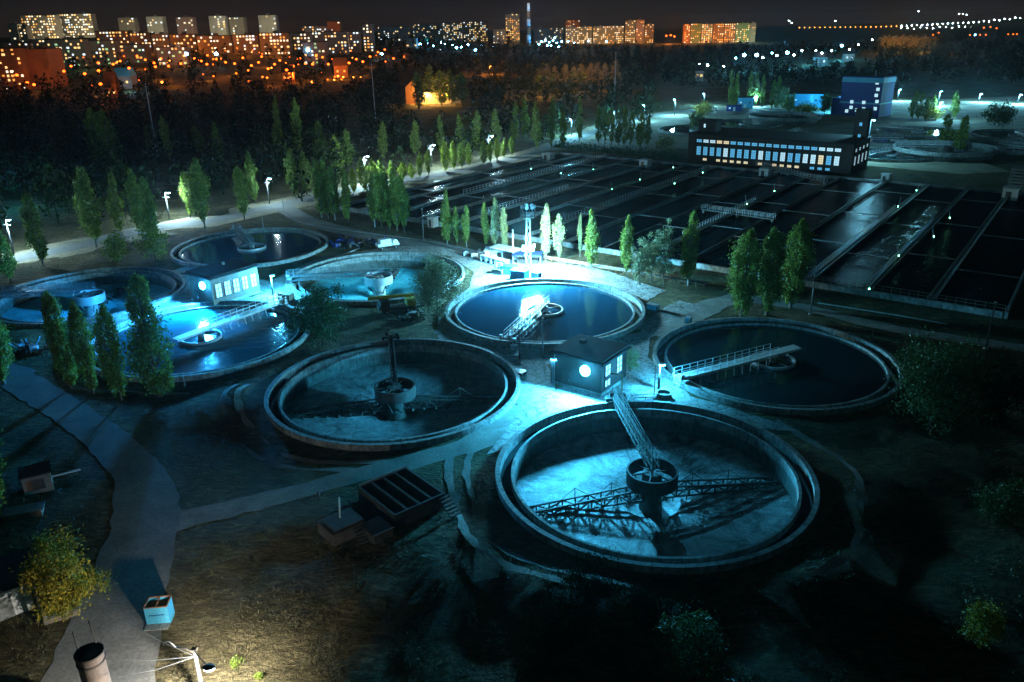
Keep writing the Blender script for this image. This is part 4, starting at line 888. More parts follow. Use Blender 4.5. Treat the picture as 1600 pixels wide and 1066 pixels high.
def round_crown(h, rx, n, size, seed, low=.15, mat='leafdark', ncl=70, tight=.16):
    r = random.Random(seed); mb = MB(); pts = []; cl = []
    for i in range(ncl):
        v = Vector((r.gauss(0, 1), r.gauss(0, 1), r.gauss(0, 1))).normalized()*r.uniform(.35, 1.0)*(1+r.uniform(-.12, .18)); cl.append((v.x*rx, v.y*rx, h*(low+(1-low)*(.5+.5*v.z)), rx*tight*r.uniform(.6, 1.3)))
    for i in range(n):
        c = cl[r.randrange(ncl)]; pts.append((c[0]+r.gauss(0, 1)*c[3], c[1]+r.gauss(0, 1)*c[3], max(.1, c[2]+r.gauss(0, 1)*c[3])))
    leaves(mb, pts, size, r); return mb.mesh('crown', M[mat])
PH = 14.0   # prototype poplar height
pop = [(trunk_mesh(PH*.9, .2, .05, 12, 10+i, 1.9, 'pbark' if i % 2 else 'bark', .14, 'poplar'), poplar_crown(PH, 1.75+.12*(i % 3), 4600, .36, 20+i, .10+.03*(i % 3))) for i in range(9)]
popd = [(trunk_mesh(PH*.9, .3, .06, 16, 50+i, 2.4, 'bark', .1, 'poplar'), poplar_crown(PH, 1.95+.1*i, 10000, .25, 60+i, .07, 'leaf', .2)) for i in range(4)]
popf = [(trunk_mesh(PH*.9, .22, .05, 8, 80+i, 1.9, 'bark', .14, 'poplar'), poplar_crown(PH, 1.8+.1*i, 1400, .55, 90+i, .11)) for i in range(4)]
popp = [(trunk_mesh(PH*.9, .2, .05, 12, 30+i, 1.9, 'pbark', .14, 'poplar'), poplar_crown(PH, 1.75+.1*i, 4400, .34, 35+i, .14, 'leafpale')) for i in range(2)]
popy = [(pop[i][0], poplar_crown(PH, 1.85, 3000, .42, 140+i, .1, 'leafyg')) for i in range(3)]
PN = [0]
def poplar(label, px, pb, pt, group, kind=pop, wid=None, cat='poplar tree', zf=True):
    x, y = at(px, pb); z0 = gz(x, y); h = top_z(x, y, pt)-z0; k = PN[0] % len(kind); PN[0] += 1
    t = thing('poplar_tree', label, cat, (x, y, z0-.05), rnd.uniform(0, 6.28), group); s = h/PH
    w = (s if wid is None else (wid*math.hypot(y, H)/F)/(2*2.0)*.84)*rnd.uniform(.92, 1.08)
    t.scale = (w, w, s); link('trunk', kind[k][0], t); link('crown', kind[k][1], t); return t
G1 = 'poplars along the left road'
lrow = [(18, 443, 345, 'poplar with lit lower leaves at left edge beside lamp'), (68, 416, 299, 'lit green poplar right of left edge street lamp'), (151, 387, 259, 'broad poplar beside left road, third from left edge'), (190, 368, 268, 'dim slender poplar between broad one and lit cluster'), (223, 373, 264, 'poplar just left of mid left street lamp cluster'),
        (243, 392, 276, 'poplar nearest left of the mid left street lamp'), (298, 340, 266, 'thin dim poplar beside tallest bright green one'), (321, 361, 246, 'tallest bright green poplar right of mid left lamp'), (382, 343, 262, 'slim green poplar left of road bend lamp'), (398, 318, 235, 'dim poplar behind the slim one by road bend'),
        (461, 309, 230, 'dim tall poplar right of road bend lamp'), (480, 306, 236, 'dim poplar second right of road bend lamp')]
wids = [30, 30, 36, 26, 28, 28, 20, 28, 24, 22, 22, 22]
for (a, b_, c, lb), w in zip(lrow, wids): poplar(lb, a, b_, c, G1, pop, w)
G2 = 'dark poplars below the road in the middle left'
for i, (a, b_, c, w) in enumerate([(503, 340, 246, 24), (513, 342, 249, 24), (524, 344, 258, 24), (544, 347, 262, 20), (586, 355, 268, 22), (597, 358, 264, 22), (609, 359, 270, 22), (621, 361, 262, 22), (632, 362, 272, 20)]):
    poplar('dark poplar with pale foot, %s from left of nine below the road' % ORD[i], a, b_, c, G2, pop, w)
G3 = 'small lit poplars along the road in the middle'
for i, (a, b_, c, w) in enumerate([(553, 302, 262, 13), (569, 299, 246, 17), (583, 295, 247, 14), (597, 292, 246, 13), (614, 288, 250, 14), (629, 285, 252, 15), (643, 280, 254, 11), (657, 277, 236, 12), (670, 274, 234, 11), (696, 268, 219, 15), (709, 264, 220, 13), (722, 262, 221, 14), (733, 259, 222, 12), (756, 256, 219, 15), (766, 254, 219, 10), (777, 250, 216, 12), (788, 246, 215, 11), (800, 243, 212, 11)]):
    poplar('small lit poplar on road verge, %s from left of its bright row' % ORD[i], a, b_, c, G3, popy, w)
G4 = 'floodlit poplars behind the turquoise tank'
for i, (a, b_, c, w, kd) in enumerate([(699, 382, 295, 20, pop), (714, 384, 322, 12, pop), (729, 386, 320, 17, pop), (759, 385, 314, 15, pop), (774, 390, 308, 19, popp), (788, 396, 322, 15, popp), (853, 408, 317, 19, popp), (873, 407, 333, 20, popp), (906, 402, 332, 9, popp), (924, 421, 325, 26, pop), (979, 432, 335, 21, pop), (1075, 447, 328, 32, pop)]):
    poplar('floodlit poplar, %s from left in row before the basins' % ORD[i], a, b_, c, G4, kd, w)
for a, b_, c, w, lb in [(1158, 498, 358, 42, 'bright green poplar, leftmost of three behind dark green tank'), (1198, 495, 350, 42, 'dark poplar, middle of three behind dark green tank'), (1235, 482, 342, 44, 'dark poplar, rightmost of three behind dark green tank')]:
    poplar(lb, a, b_, c, 'three poplars behind the dark green tank', popd, w)
for a, b_, c, w, lb in [(250, 618, 428, 62, 'massive dark poplar standing before the scummy tank'), (190, 626, 475, 32, 'smaller dark poplar left of the massive one'), (112, 608, 450, 36, 'twin dark poplar with lit trunk, left of pair'), (146, 616, 470, 32, 'twin dark poplar with lit trunk, right of pair'), (6, 600, 425, 40, 'tall green poplar at left frame edge above track'), (-8, 825, 590, 56, 'dark green poplar cut by left frame edge lower down')]:
    poplar(lb, a, b_, c, 'dark poplars in the left foreground', popd, w)
G5 = 'dim poplars behind the basins'
i5 = 0
for a, b_, c, w in [(905, 222, 150, 12), (935, 224, 164, 14), (945, 224, 166, 12), (955, 226, 168, 13), (966, 228, 164, 13), (975, 229, 163, 14), (985, 230, 172, 13), (1000, 232, 176, 15), (1012, 230, 180, 12), (880, 230, 160, 14), (862, 232, 150, 15), (838, 236, 158, 14)]:
    poplar('dim tall poplar behind basins, %s planted of the far clump left of hall' % ORD[i5], a, b_, c, G5, popf, w); i5 += 1
for i, (a, b_, c, w) in enumerate([(1140, 168, 108, 10), (1148, 168, 112, 9), (1170, 166, 110, 10), (1180, 166, 112, 9), (1190, 168, 116, 10), (1205, 170, 124, 10), (1213, 170, 118, 9)]):
    poplar('faint tall poplar behind the pale blue shed, %s from left' % ORD[i], a, b_, c, 'faint poplars behind the blue shed', popf, w)
for i, (a, b_, c, w) in enumerate([(1425, 186, 141, 11), (1435, 187, 142, 12), (1445, 188, 150, 12), (1455, 188, 148, 11), (1489, 186, 142, 12), (1475, 232, 178, 24), (1499, 238, 180, 24)]):
    poplar('poplar right of the blue building among far tanks, %s from left' % ORD[i], a, b_, c, 'poplars among the far tanks', popf, w)
i6 = 0
for a, b_, c, w in [(158, 262, 168, 30), (178, 262, 172, 28), (236, 240, 196, 14), (246, 238, 196, 14), (265, 250, 180, 16), (312, 240, 196, 18), (345, 262, 190, 22), (440, 256, 150, 16), (470, 262, 152, 18), (505, 262, 190, 22), (528, 270, 210, 22), (545, 262, 200, 20), (600, 250, 190, 20), (650, 244, 188, 16), (690, 240, 180, 16), (720, 240, 178, 18), (745, 236, 172, 18), (775, 230, 170, 16), (805, 222, 160, 16), (820, 216, 150, 16)]:
    poplar('barely lit tall poplar in the dark wood beyond road, %s from left' % ORD[i6], a, b_, c, 'barely lit poplars in the wood', popf, w); i6 += 1
def bush(name, label, cat, px, pb, pt, wpx, mat, n, size, seed, group=None, low=.1, ncl=70, tr=.12, tight=.16):
    x, y = at(px, pb); z0 = gz(x, y); h = top_z(x, y, pt)-z0; r = wpx/2*math.hypot(math.hypot(x, y), H)/F*.95
    t = thing(name, label, cat, (x, y, z0-.05), rnd.uniform(0, 6), group)
    link('trunk', trunk_mesh(h*.75, tr, .03, 14, seed+500, r*.8, 'bark', .15), t); link('crown', round_crown(h, r*.86, n, size, seed, low, mat, ncl, tight), t); return t
bush('round_tree', 'dark round tree between scummy tank and turquoise tank', 'tree', 505, 545, 444, 96, 'leafdark', 11000, .2, 1, low=.06)
bush('sparse_tree', 'sparse grey tree overlapping right side of turquoise tank', 'tree', 685, 508, 402, 82, 'leafgrey', 9000, .2, 2, low=.2, ncl=45, tight=.2)
bush('garden_bush', 'yellowing round bush beside pale garage wall', 'bush', 106, 956, 852, 108, 'leafyellow', 15000, .15, 3, low=.02, ncl=45, tight=.18)
bush('round_tree', 'large dark bush covering right rim of dark green tank', 'tree', 1452, 668, 530, 128, 'leafdark', 12000, .2, 4, low=.03, ncl=60, tight=.2)
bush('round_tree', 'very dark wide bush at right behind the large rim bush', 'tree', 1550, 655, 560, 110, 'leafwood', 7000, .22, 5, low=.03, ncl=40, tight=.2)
bush('shrub', 'floodlit pale shrub against right wall of pump house', 'shrub', 984, 580, 540, 30, 'leafpale', 2600, .12, 6, low=.05)
bush('shrub', 'dim green bush at the bottom right of centre', 'shrub', 1078, 1050, 948, 110, 'leafdark', 5000, .14, 7, low=.02, ncl=26, tight=.2)
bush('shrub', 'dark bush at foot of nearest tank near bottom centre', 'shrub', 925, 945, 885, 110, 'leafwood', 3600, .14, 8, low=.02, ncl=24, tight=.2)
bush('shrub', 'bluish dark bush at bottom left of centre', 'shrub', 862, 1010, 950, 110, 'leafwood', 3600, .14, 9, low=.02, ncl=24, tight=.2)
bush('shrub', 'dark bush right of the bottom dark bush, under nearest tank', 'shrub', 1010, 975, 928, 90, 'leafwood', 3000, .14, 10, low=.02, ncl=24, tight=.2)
bush('shrub', 'small yellow green bush near lower right edge', 'shrub', 1530, 1000, 945, 60, 'leafyellow', 3200, .13, 11, low=.02)
bush('shrub', 'dim scrubby bush at right edge below large dark bush', 'shrub', 1565, 812, 755, 90, 'leafdark', 4500, .15, 12, low=.02)
bush('shrub', 'dim round shrub on grass left of lamp cluster', 'shrub', 184, 415, 362, 42, 'leaf', 2600, .24, 13, low=.02)
bush('shrub', 'dim round shrub on grass below mid left lamp', 'shrub', 243, 408, 352, 50, 'leaf', 3200, .24, 14, low=.02)
for i, (a, b_, c, w) in enumerate([(1000, 446, 372, 36), (1036, 448, 350, 46), (1018, 442, 360, 34)]):
    bush('willow_tree', 'loose grey leaved tree between floodlit poplars, %s of three' % ('leftmost', 'rightmost', 'middle')[i], 'tree', a, b_, c, w, 'leafgrey', 3400, .2, 20+i, 'three loose grey trees', low=.1, ncl=50)
bush('round_bush', 'yellow lit round bush below lamp on the far road', 'bush', 1098, 180, 160, 34, 'leafyellow', 1600, .5, 30, low=.02)
bush('round_tree', 'pale lit tree at left corner of the hall', 'tree', 1087, 204, 176, 30, 'leafpale', 1600, .5, 31, low=.02)
bush('round_tree', 'dark leafy tree at upper right below last lamp', 'tree', 1560, 198, 164, 46, 'leafdark', 2200, .6, 32, low=.1)
bush('round_tree', 'pale lit tree at left of the low blue shed', 'tree', 1218, 170, 134, 26, 'leafpale', 1500, .6, 33, low=.05)
bush('round_tree', 'green lit tree on road left of blue building', 'tree', 1232, 180, 146, 22, 'leaf', 1400, .5, 34, low=.1)
bush('shrub', 'yellow green lit shrub left of blue building', 'shrub', 1258, 180, 162, 40, 'leafyellow', 1400, .5, 35, low=.02)
bush('round_tree', 'dark slim tree just left of blue building', 'tree', 1288, 180, 146, 20, 'leafdark', 1300, .5, 36, low=.1)
bush('shrub', 'yellow green shrub at foot of far poplar clump', 'shrub', 1453, 188, 166, 34, 'leafyellow', 1300, .5, 37, low=.02)
bush('sparse_tree', 'pale bare tree beside third far right lamp', 'tree', 1003, 224, 188, 30, 'leafpale', 1500, .4, 38, low=.1)
bush('sparse_tree', 'pale lit shrubbery tree below third far right lamp', 'tree', 1040, 236, 214, 36, 'leafpale', 1400, .4, 39, low=.02)
for i, (a, b_) in enumerate([(370, 1043), (405, 1062)]): bush('weed_clump', ('larger', 'smaller')[i]+' green weed clump on lit ground at bottom left', 'weed', a, b_, b_-(16, 10)[i], (22, 14)[i], 'leaf', 400, .09, 40+i, low=.02, tr=.02)
# hedge at back of basins
A, B = at(868, 232), at(1062, 252); L = math.dist(A, B); r = random.Random(5); mb = MB(); 
pts = [(r.uniform(0, L), r.gauss(0, 1.2), abs(r.gauss(0, 1))*1.2+.3) for k in range(3500)]; leaves(mb, pts, .5, r)
t = thing('hedge', 'dark hedge along back of basins left of the hall', 'hedge', A, math.atan2(B[1]-A[1], B[0]-A[0])); link('foliage', mb.mesh('foliage', M['leafdark']), t)
# far off dark woods: one mass
r = random.Random(11); mb = MB(); cnt = 0
def wood_ok(x, y):
    u, v = x*U[0]+y*U[1], x*V[0]+y*V[1]
    if v > -176 and u < 455: return False
    if y < 190: return False
    z = terrain(x, y); px, py = proj(x, y, z)
    if not (-80 < px < 1700): return False
    if px > 1020 and y < 610: return False
    if y > 560 and px < 590 and (y > 860 or r.random() < .45): return False
    if y > 1250: return False
    if 1130 < px < 1370 and 760 < y < 1000: return False
    if 625 < px < 735 and 128 < py < 205: return False
    return True
while cnt < 2300:
    y = 190+r.random()**.8*1060; x = r.uniform(-.72, .72)*y
    if not wood_ok(x, y): continue
    cnt += 1; z0 = terrain(x, y); h = r.uniform(8, 15); w = r.uniform(2.2, 5); s = .9 if y < 500 else 1.4
    mb.tube([(x, y, z0), (x, y, z0+h*.5)], [.25, .1], 4, False)
    pts = []
    for k in range(70 if y < 500 else 46):
        t = r.random(); q = w*math.sin(PI*(.12+.85*t))**.7*math.sqrt(r.random()); a = r.uniform(0, 6.28); pts.append((x+q*math.cos(a), y+q*math.sin(a), z0+h*(.15+.85*t)))
    leaves(mb, pts, s, r)
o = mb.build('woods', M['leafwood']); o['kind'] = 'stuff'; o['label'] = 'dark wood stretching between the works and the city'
# autumn lit row beyond woods
for i, (a, b_, c, w) in enumerate([(842, 142, 108, 14), (855, 140, 100, 16), (868, 140, 104, 12), (884, 138, 101, 14), (895, 138, 103, 12), (908, 138, 100, 14), (922, 138, 99, 14), (934, 138, 97, 14), (946, 138, 98, 16), (962, 138, 94, 16)]):
    x, y = at(a, b_); h = top_z(x, y, c); t = thing('autumn_tree', 'brown autumn tree lit by amber light beyond wood, %s from left' % ORD[i], 'tree', (x, y, terrain(x, y)), rnd.uniform(0, 6), 'brown trees beyond the wood')
    k = i % 4; s = h/PH; ww = (w*math.hypot(y, H)/F)/3.6; t.scale = (ww, ww, s); link('trunk', popf[k][0], t)
    if i < 4: AUT = globals().setdefault('AUT', []); AUT.append(poplar_crown(PH, 2.0, 800, .55, 200+i, .08, 'leafbrown'))
    link('crown', AUT[k], t)
x, y = at(760, 150); x, y = atd(905, 600); lamp_light('amber_fill_light', (x, y, 20), 60000, (1, .5, .12), .8); x, y = atd(850, 560); lamp_light('amber_fill_light', (x, y, 18), 40000, (1, .5, .12), .8)  # unseen amber lights added to brighten the brown trees
# ground cover: dry grass tufts
r = random.Random(17); mb = MB(); n = 0
while n < 22000:
    y = 40+150*r.random()**1.7; x = r.uniform(-.72, .72)*(y+6)
    if any((x-a)**2+(y-b)**2 < (c+.6)**2 for a, b, c in holes): continue
    u, v = x*U[0]+y*U[1], x*V[0]+y*V[1]
    if u > 135 and v < 0: continue
    if min((x-p.x)**2+(y-p.y)**2 for p in allcl) < 22: continue
    n += 1; z = relief(x, y); hh = r.uniform(.06, .26)
    for k in range(3):
        a = r.uniform(0, 6.28); dx, dy = .045*math.cos(a), .045*math.sin(a); lx, ly = r.gauss(0, .15), r.gauss(0, .15)
        ox, oy = r.gauss(0, .15), r.gauss(0, .15)
        mb.add([(x+ox-dx, y+oy-dy, z-.05), (x+ox+dx, y+oy+dy, z-.05), (x+ox+lx, y+oy+ly, z+hh)], [(0, 1, 2)])
M['drygrass'] = leafm('dry grass', (.03, .035, .015), (.10, .085, .045)); o = mb.build('dry_grass', M['drygrass']); o['kind'] = 'stuff'; o['label'] = 'tufts of dry grass over the open ground'
# ---------------------------------------------------------------- the city
FAC = [surf('pale panel facade', (.30, .28, .24), (.40, .38, .33), .1, .85, 0, .2, 1), surf('brown panel facade', (.20, .15, .11), (.28, .21, .15), .1, .85, 0, .2, 1), surf('grey panel facade', (.22, .22, .22), (.32, .31, .30), .1, .85, 0, .2, 1), surf('green panel facade', (.20, .28, .12), (.26, .34, .16), .1, .85, 0, .2, 1), surf('pink panel facade', (.42, .26, .24), (.50, .33, .30), .1, .85, 0, .2, 1), surf('white panel facade', (.5, .52, .48), (.62, .63, .58), .1, .85, 0, .2, 1), surf('orange brick facade', (.38, .15, .06), (.46, .2, .08), .3, .85, 0, .2, 1)]
WM = {}
def winmesh(k, w, h):
    key = (k, round(w, 1), round(h, 1))
    if key not in WM: WM[key] = MB().box((0, 0, 0), (w, .14, h)).mesh('window', WIN[k])
    return WM[key]
rc = random.Random(23)
def block(label, x0, x1, yt, D, fac=0, lit=.3, pal=(0, 0, 1, 2, 2, 3), rz=0.0, depth=13, group='apartment blocks of the city', balc=False, maxwin=42):
    A = atd(x0, D); B = atd(x1, D); W = B[0]-A[0]; z0 = terrain((A[0]+B[0])/2, D); zt = top_z((A[0]+B[0])/2, D, yt); h = zt-z0
    t = thing('apartment_block', label, 'apartment block', ((A[0]+B[0])/2, D, z0), rz, group)
    MB().box((0, depth/2, h/2-2), (W, depth, h+4)).build('wall', FAC[fac], t)
    rr = MB(); rr.box((0, depth/2, h+.25), (W+.6, depth+.6, .5)); ro = rr.build('roof', M['roofing'], t)
    for k in range(max(1, int(W/22))): MB().box((-W/2+W*(k+.5)/max(1, int(W/22)), depth/2, h+1.5), (4, 4, 2.2)).build('stair_head', FAC[fac], ro)
    fl_ = max(1, int(h/3.0)); nb = max(1, int(W/3.3)); cells = [(i, j) for i in range(nb) for j in range(fl_)]; rc.shuffle(cells)
    k = min(int(maxwin*1.35), int(len(cells)*lit*1.3))
    for i, j in cells[:k]:
        wx = -W/2+(i+.5)*W/nb; wz = 1.8+j*h/fl_; c = pal[rc.randrange(len(pal))]
        o = link('window', winmesh(c, 1.6 if rc.random() < .7 else 2.4, 1.6), t); o.location = (wx, -.06, wz)
    if balc:
        for j in range(fl_):
            for bx in (-.3, .25): MB().box((W*bx, -.7, 1.0+j*h/fl_), (W*.22, 1.4, 1.0)).build('balcony', FAC[fac], t)
    return t
def glow(px, D, z, power, col, r=.8): 
    x, y = atd(px, D); lamp_light('city_lamp_glow', (x, y, terrain(x, y)+z), power, col, r)
block('wide pale block on hill at upper left, longest on the skyline', 38, 92, 24, 1120, 0, .5, (0, 1, 2, 2), 0, maxwin=60)
block('right wing of the wide pale hilltop block', 94, 148, 22, 1150, 0, .55, (2, 0, 2, 3), 0, maxwin=60)
block('low pale block at left end of the hilltop row', 15, 30, 38, 1080, 0, .15, (0, 2), 0)
block('narrow pale block beside the wide hilltop block', 31, 43, 41, 1060, 0, .4, (0, 2), 0)
for i, (a, b_, c, f, l) in enumerate([(188, 213, 28, 0, .08), (232, 257, 26, 5, .14), (278, 304, 27, 4, .15), (329, 354, 25, 5, .16), (360, 383, 27, 0, .1), (406, 433, 24, 5, .1)]):
    block('slim hilltop tower block, %s from left of six on the skyline' % ORD[i], a, b_, c, 1180+10*i, f, l, (0, 2, 3), 0, 14)
rows = [(0, 40, 66, 980, 1, .35), (44, 92, 62, 990, 2, .3), (96, 148, 60, 1000, 1, .3), (150, 200, 49, 960, 1, .4), (202, 234, 52, 940, 1, .35), (236, 262, 54, 930, 2, .35), (264, 304, 54, 920, 1, .35), (306, 360, 56, 900, 1, .22), (362, 402, 55, 890, 1, .3), (404, 450, 52, 880, 1, .4), (456, 484, 52, 900, 2, .4), (486, 540, 50, 910, 2, .3), (472, 510, 41, 1250, 2, .4), (512, 532, 34, 1260, 6, .15), (540, 560, 50, 940, 2, .4), (566, 582, 38, 960, 2, .5)]
for i, (a, b_, c, d, f, l) in enumerate(rows): block('brownish block of the middle rows on the hillside, %s from left' % ORD[i], a, b_, c, d, f, l, (0, 0, 1, 2, 2, 3) if i != 8 else (0, 2, 3), rc.uniform(-.03, .03))
for i, (a, b_, c, d) in enumerate([(70, 128, 62, 800), (132, 176, 64, 810), (178, 222, 70, 820), (240, 285, 74, 800), (470, 505, 66, 800)]): block('dark block in front rows of the hillside city, %s from left' % ORD[i], a, b_, c, d, 2, .28, (0, 1, 2, 3, 4), 0)
block('orange lit nine storey block with balconies at left edge', -20, 24, 76, 640, 6, .3, (0, 1, 2), .05, balc=True)
t = block('tall windowless orange brick end wall at left', 30, 68, 77, 650, 6, 0, (0,), -.05, 20)
for i, (a, b_, c, d, f, l) in enumerate([(590, 640, 42, 1500, 2, .12), (645, 690, 38, 1700, 2, .12), (692, 722, 36, 1650, 2, .35), (724, 762, 34, 1600, 1, .4), (600, 650, 60, 1100, 2, .1), (770, 800, 46, 1500, 2, .15)]): block('dim distant block left of the striped chimney, %s from left' % ORD[i], a, b_, c, d, f, l, (0, 2, 3, 0))
block('orange floodlit tower left of the striped chimney', 790, 812, 22, 1500, 0, .3, (0, 1), 0, 14)
for i, (a, b_, c, d, f, l) in enumerate([(834, 880, 44, 1600, 2, .12), (884, 906, 32, 1800, 6, .2), (884, 925, 42, 1550, 0, .4), (927, 975, 41, 1550, 0, .4), (977, 993, 32, 1560, 0, .35), (994, 1007, 31, 1555, 4, .12), (1008, 1022, 38, 1550, 1, .3)]): block('lit block right of the striped chimney, %s from left' % ORD[i], a, b_, c, d, f, l, (0, 1, 2, 2, 0))
for i, (a, b_, c, f, l) in enumerate([(1070, 1079, 38, 6, .4), (1080, 1096, 37, 3, .2), (1097, 1114, 38, 0, .6), (1115, 1132, 37, 6, .35), (1133, 1150, 37, 6, .5), (1151, 1172, 36, 3, .3), (1173, 1182, 36, 4, .1)]): block('section of the colourful long block at upper right, %s from left' % ORD[i], a, b_, c, 1500, f, l, (0, 1, 2, 1), 0, group='sections of the colourful block')
# city lamp glows that light facades
for px, D, z, p, c in [(12, 612, 9, 14000, 'orange'), (52, 632, 8, 12000, 'orange'), (92, 1095, 14, 60000, 'warm'), (60, 1090, 14, 40000, 'warm'), (130, 1125, 14, 60000, 'warm'), (200, 1150, 14, 30000, 'warm'), (246, 1160, 14, 60000, 'warm'), (342, 1180, 14, 60000, 'warm'), (300, 1165, 14, 25000, 'warm'), (372, 1190, 14, 30000, 'warm'), (424, 1200, 14, 70000, 'warm'),
                       (180, 930, 8, 24000, 'orange'), (240, 905, 10, 26000, 'orange'), (290, 890, 10, 34000, 'orange'), (335, 872, 10, 34000, 'orange'), (380, 862, 10, 34000, 'orange'), (425, 858, 8, 26000, 'orange'), (520, 1230, 10, 50000, 'orange'), (800, 1475, 14, 60000, 'amber'),
                       (905, 1520, 9, 60000, 'amber'), (950, 1520, 9, 70000, 'amber'), (1000, 1520, 11, 90000, 'amber'), (1075, 1470, 10, 60000, 'orange'), (1105, 1470, 10, 80000, 'amber'), (1135, 1470, 10, 80000, 'amber'), (1165, 1470, 9, 80000, 'warm'), (1185, 1480, 9, 40000, 'green'),
                       (895, 1770, 16, 60000, 'orange'), (120, 770, 8, 9000, 'green'), (150, 770, 8, 12000, 'orange'), (260, 760, 7, 9000, 'orange')]:
    glow(px, D, z, p*(.24 if D > 1350 else .2 if D > 1040 else .38), lampcol(c))
def far_lamp(px, D, h, mat, lab, group, s=.7, z=None):
    x, y = atd(px, D); z0 = terrain(x, y) if z is None else z
    o = thing('street_lamp', lab, 'street lamp', (x, y, z0), 0, group)
    if mat not in FL:
        FL[mat] = (MB().tube([(0, 0, 0), (0, 0, 1)], [.14, .1], 5).mesh('pole', M['dsteel']), MB().ell((0, 0, 0), (1, 1, .8), 8, 5).mesh('lamp_head', M[mat]))
    p = link('pole', FL[mat][0], o); p.scale = (1, 1, h); l = link('lamp_head', FL[mat][1], o); l.location = (0, 0, h+s*.6); l.scale = (s, s, s); return o
FL = {}
lo = 'orange street lamp glowing in front of the hillside apartment blocks'
for px, py, D in [(101, 104, 700), (145, 99, 660), (143, 111, 620), (142, 132, 560), (180, 96, 720), (192, 107, 640), (208, 88, 790), (220, 94, 740), (233, 99, 710), (234, 105, 670), (245, 92, 760), (275, 100, 690), (286, 84, 820), (308, 96, 730), (316, 101, 690), (319, 87, 800), (346, 98, 720), (374, 91, 760), (398, 98, 720), (404, 89, 790), (423, 101, 690), (432, 95, 740), (441, 110, 640), (464, 92, 760), (483, 101, 690), (490, 88, 790), (529, 97, 720), (553, 93, 760), (575, 89, 800), (588, 82, 900), (599, 78, 930), (628, 89, 850), (12, 118, 600), (36, 133, 590), (26, 130, 600), (168, 101, 690), (255, 104, 650), (298, 92, 760), (332, 93, 740), (360, 100, 690), (386, 103, 680), (412, 108, 650), (452, 104, 670), (472, 100, 690), (508, 101, 690), (541, 99, 710), (563, 97, 730), (612, 92, 800), (120, 116, 610), (88, 112, 630), (500, 90, 780), (515, 94, 750)]:
    x, y = atd(px, D); z = top_z(x, y, py); far_lamp(px, D, max(4, z-terrain(x, y)-.4), 'Lfar orange', lo, 'orange lamps of the hillside', 1.1)
rq = random.Random(41)
for i in range(60):
    D = rq.uniform(590, 860); px = rq.uniform(5, 610); far_lamp(px, D, rq.uniform(6, 9), 'Lfar orange' if rq.random() < .8 else 'Lfar amber', lo, 'orange lamps of the hillside', rq.uniform(.5, .9))
    
for px, D in [(145, 600), (208, 770), (240, 690), (286, 790), (316, 680), (346, 710), (404, 770), (432, 720), (483, 680), (529, 710), (575, 790), (599, 910), (168, 680), (260, 650), (360, 680), (412, 640), (452, 660), (508, 680), (563, 720), (120, 600)]: glow(px, D, 6, 7000, lampcol('orange'), .5)
for px, py, D in [(655, 84, 1100), (667, 81, 1150), (695, 78, 1200), (720, 83, 1100), (706, 80, 1180), (712, 84, 1080), (730, 80, 1200), (742, 84, 1050), (676, 85, 1080), (648, 81, 1150), (752, 79, 1220), (688, 74, 1250), (770, 76, 1200), (78, 72, 900), (286, 86, 760), (333, 86, 770), (478, 80, 800), (594, 86, 880)]: 
    x, y = atd(px, D); z = top_z(x, y, py); far_lamp(px, D, max(4, z-terrain(x, y)), 'Lfar blue', 'blue white lamp glaring among the left half of the city', 'blue white lamps in the city', 1.6)
for px, py, D in [(846, 66, 1250), (852, 64, 1260), (858, 67, 1250), (864, 64, 1260), (870, 68, 1240), (861, 72, 1200), (878, 66, 1260), (842, 70, 1220), (867, 60, 1300), (888, 66, 1260), (898, 68, 1250), (920, 65, 1300), (948, 66, 1300), (855, 72, 1210), (873, 74, 1190)]:
    x, y = atd(px, D); z = top_z(x, y, py); far_lamp(px, D, max(4, z-terrain(x, y)), 'Lfar blue', 'blue white lamp in the tight cluster right of the striped chimney', 'lamp cluster by the chimney', 1.1)
glow(860, 1230, 14, 120000, lampcol('blue'), 2.0); glow(667, 1120, 10, 40000, lampcol('blue'), 1.5); glow(695, 1180, 10, 40000, lampcol('blue'), 1.5)
for px, py, D in [(1049, 56, 1500), (1042, 57, 1500), (1055, 58, 1480)]:
    x, y = atd(px, D); z = top_z(x, y, py); far_lamp(px, D, max(4, z-terrain(x, y)), 'Lfar orange', 'orange lamp in the gap left of the colourful block', 'orange lamps in the gap', 1.6)
glow(1049, 1480, 12, 90000, lampcol('orange'), 2)
for px, py, D in [(1154, 92, 800), (1167, 88, 820), (1187, 88, 820), (1197, 91, 800), (1211, 84, 860), (1219, 88, 830), (1235, 84, 860), (1246, 87, 840), (1258, 80, 900), (1280, 80, 900), (1290, 84, 860), (1305, 80, 900), (1320, 73, 980), (1333, 78, 920), (1346, 71, 1000), (1110, 103, 700), (1097, 102, 700), (1136, 105, 690), (1367, 63, 1150)]:
    x, y = atd(px, D); z = top_z(x, y, py); far_lamp(px, D, max(4, z-terrain(x, y)), 'Lfar blue' if px in (1154, 1167, 1187, 1235, 1320, 1211) else 'Lfar white', 'blue white lamp of the lit yards on the far right', 'lamps of the far right yards', 1.7 if px in (1167, 1187, 1235, 1320) else .9)
for px, D in [(1165, 790), (1235, 840), (1280, 880), (1320, 950)]: glow(px, D, 9, 70000, lampcol('cyan'), 1.2)
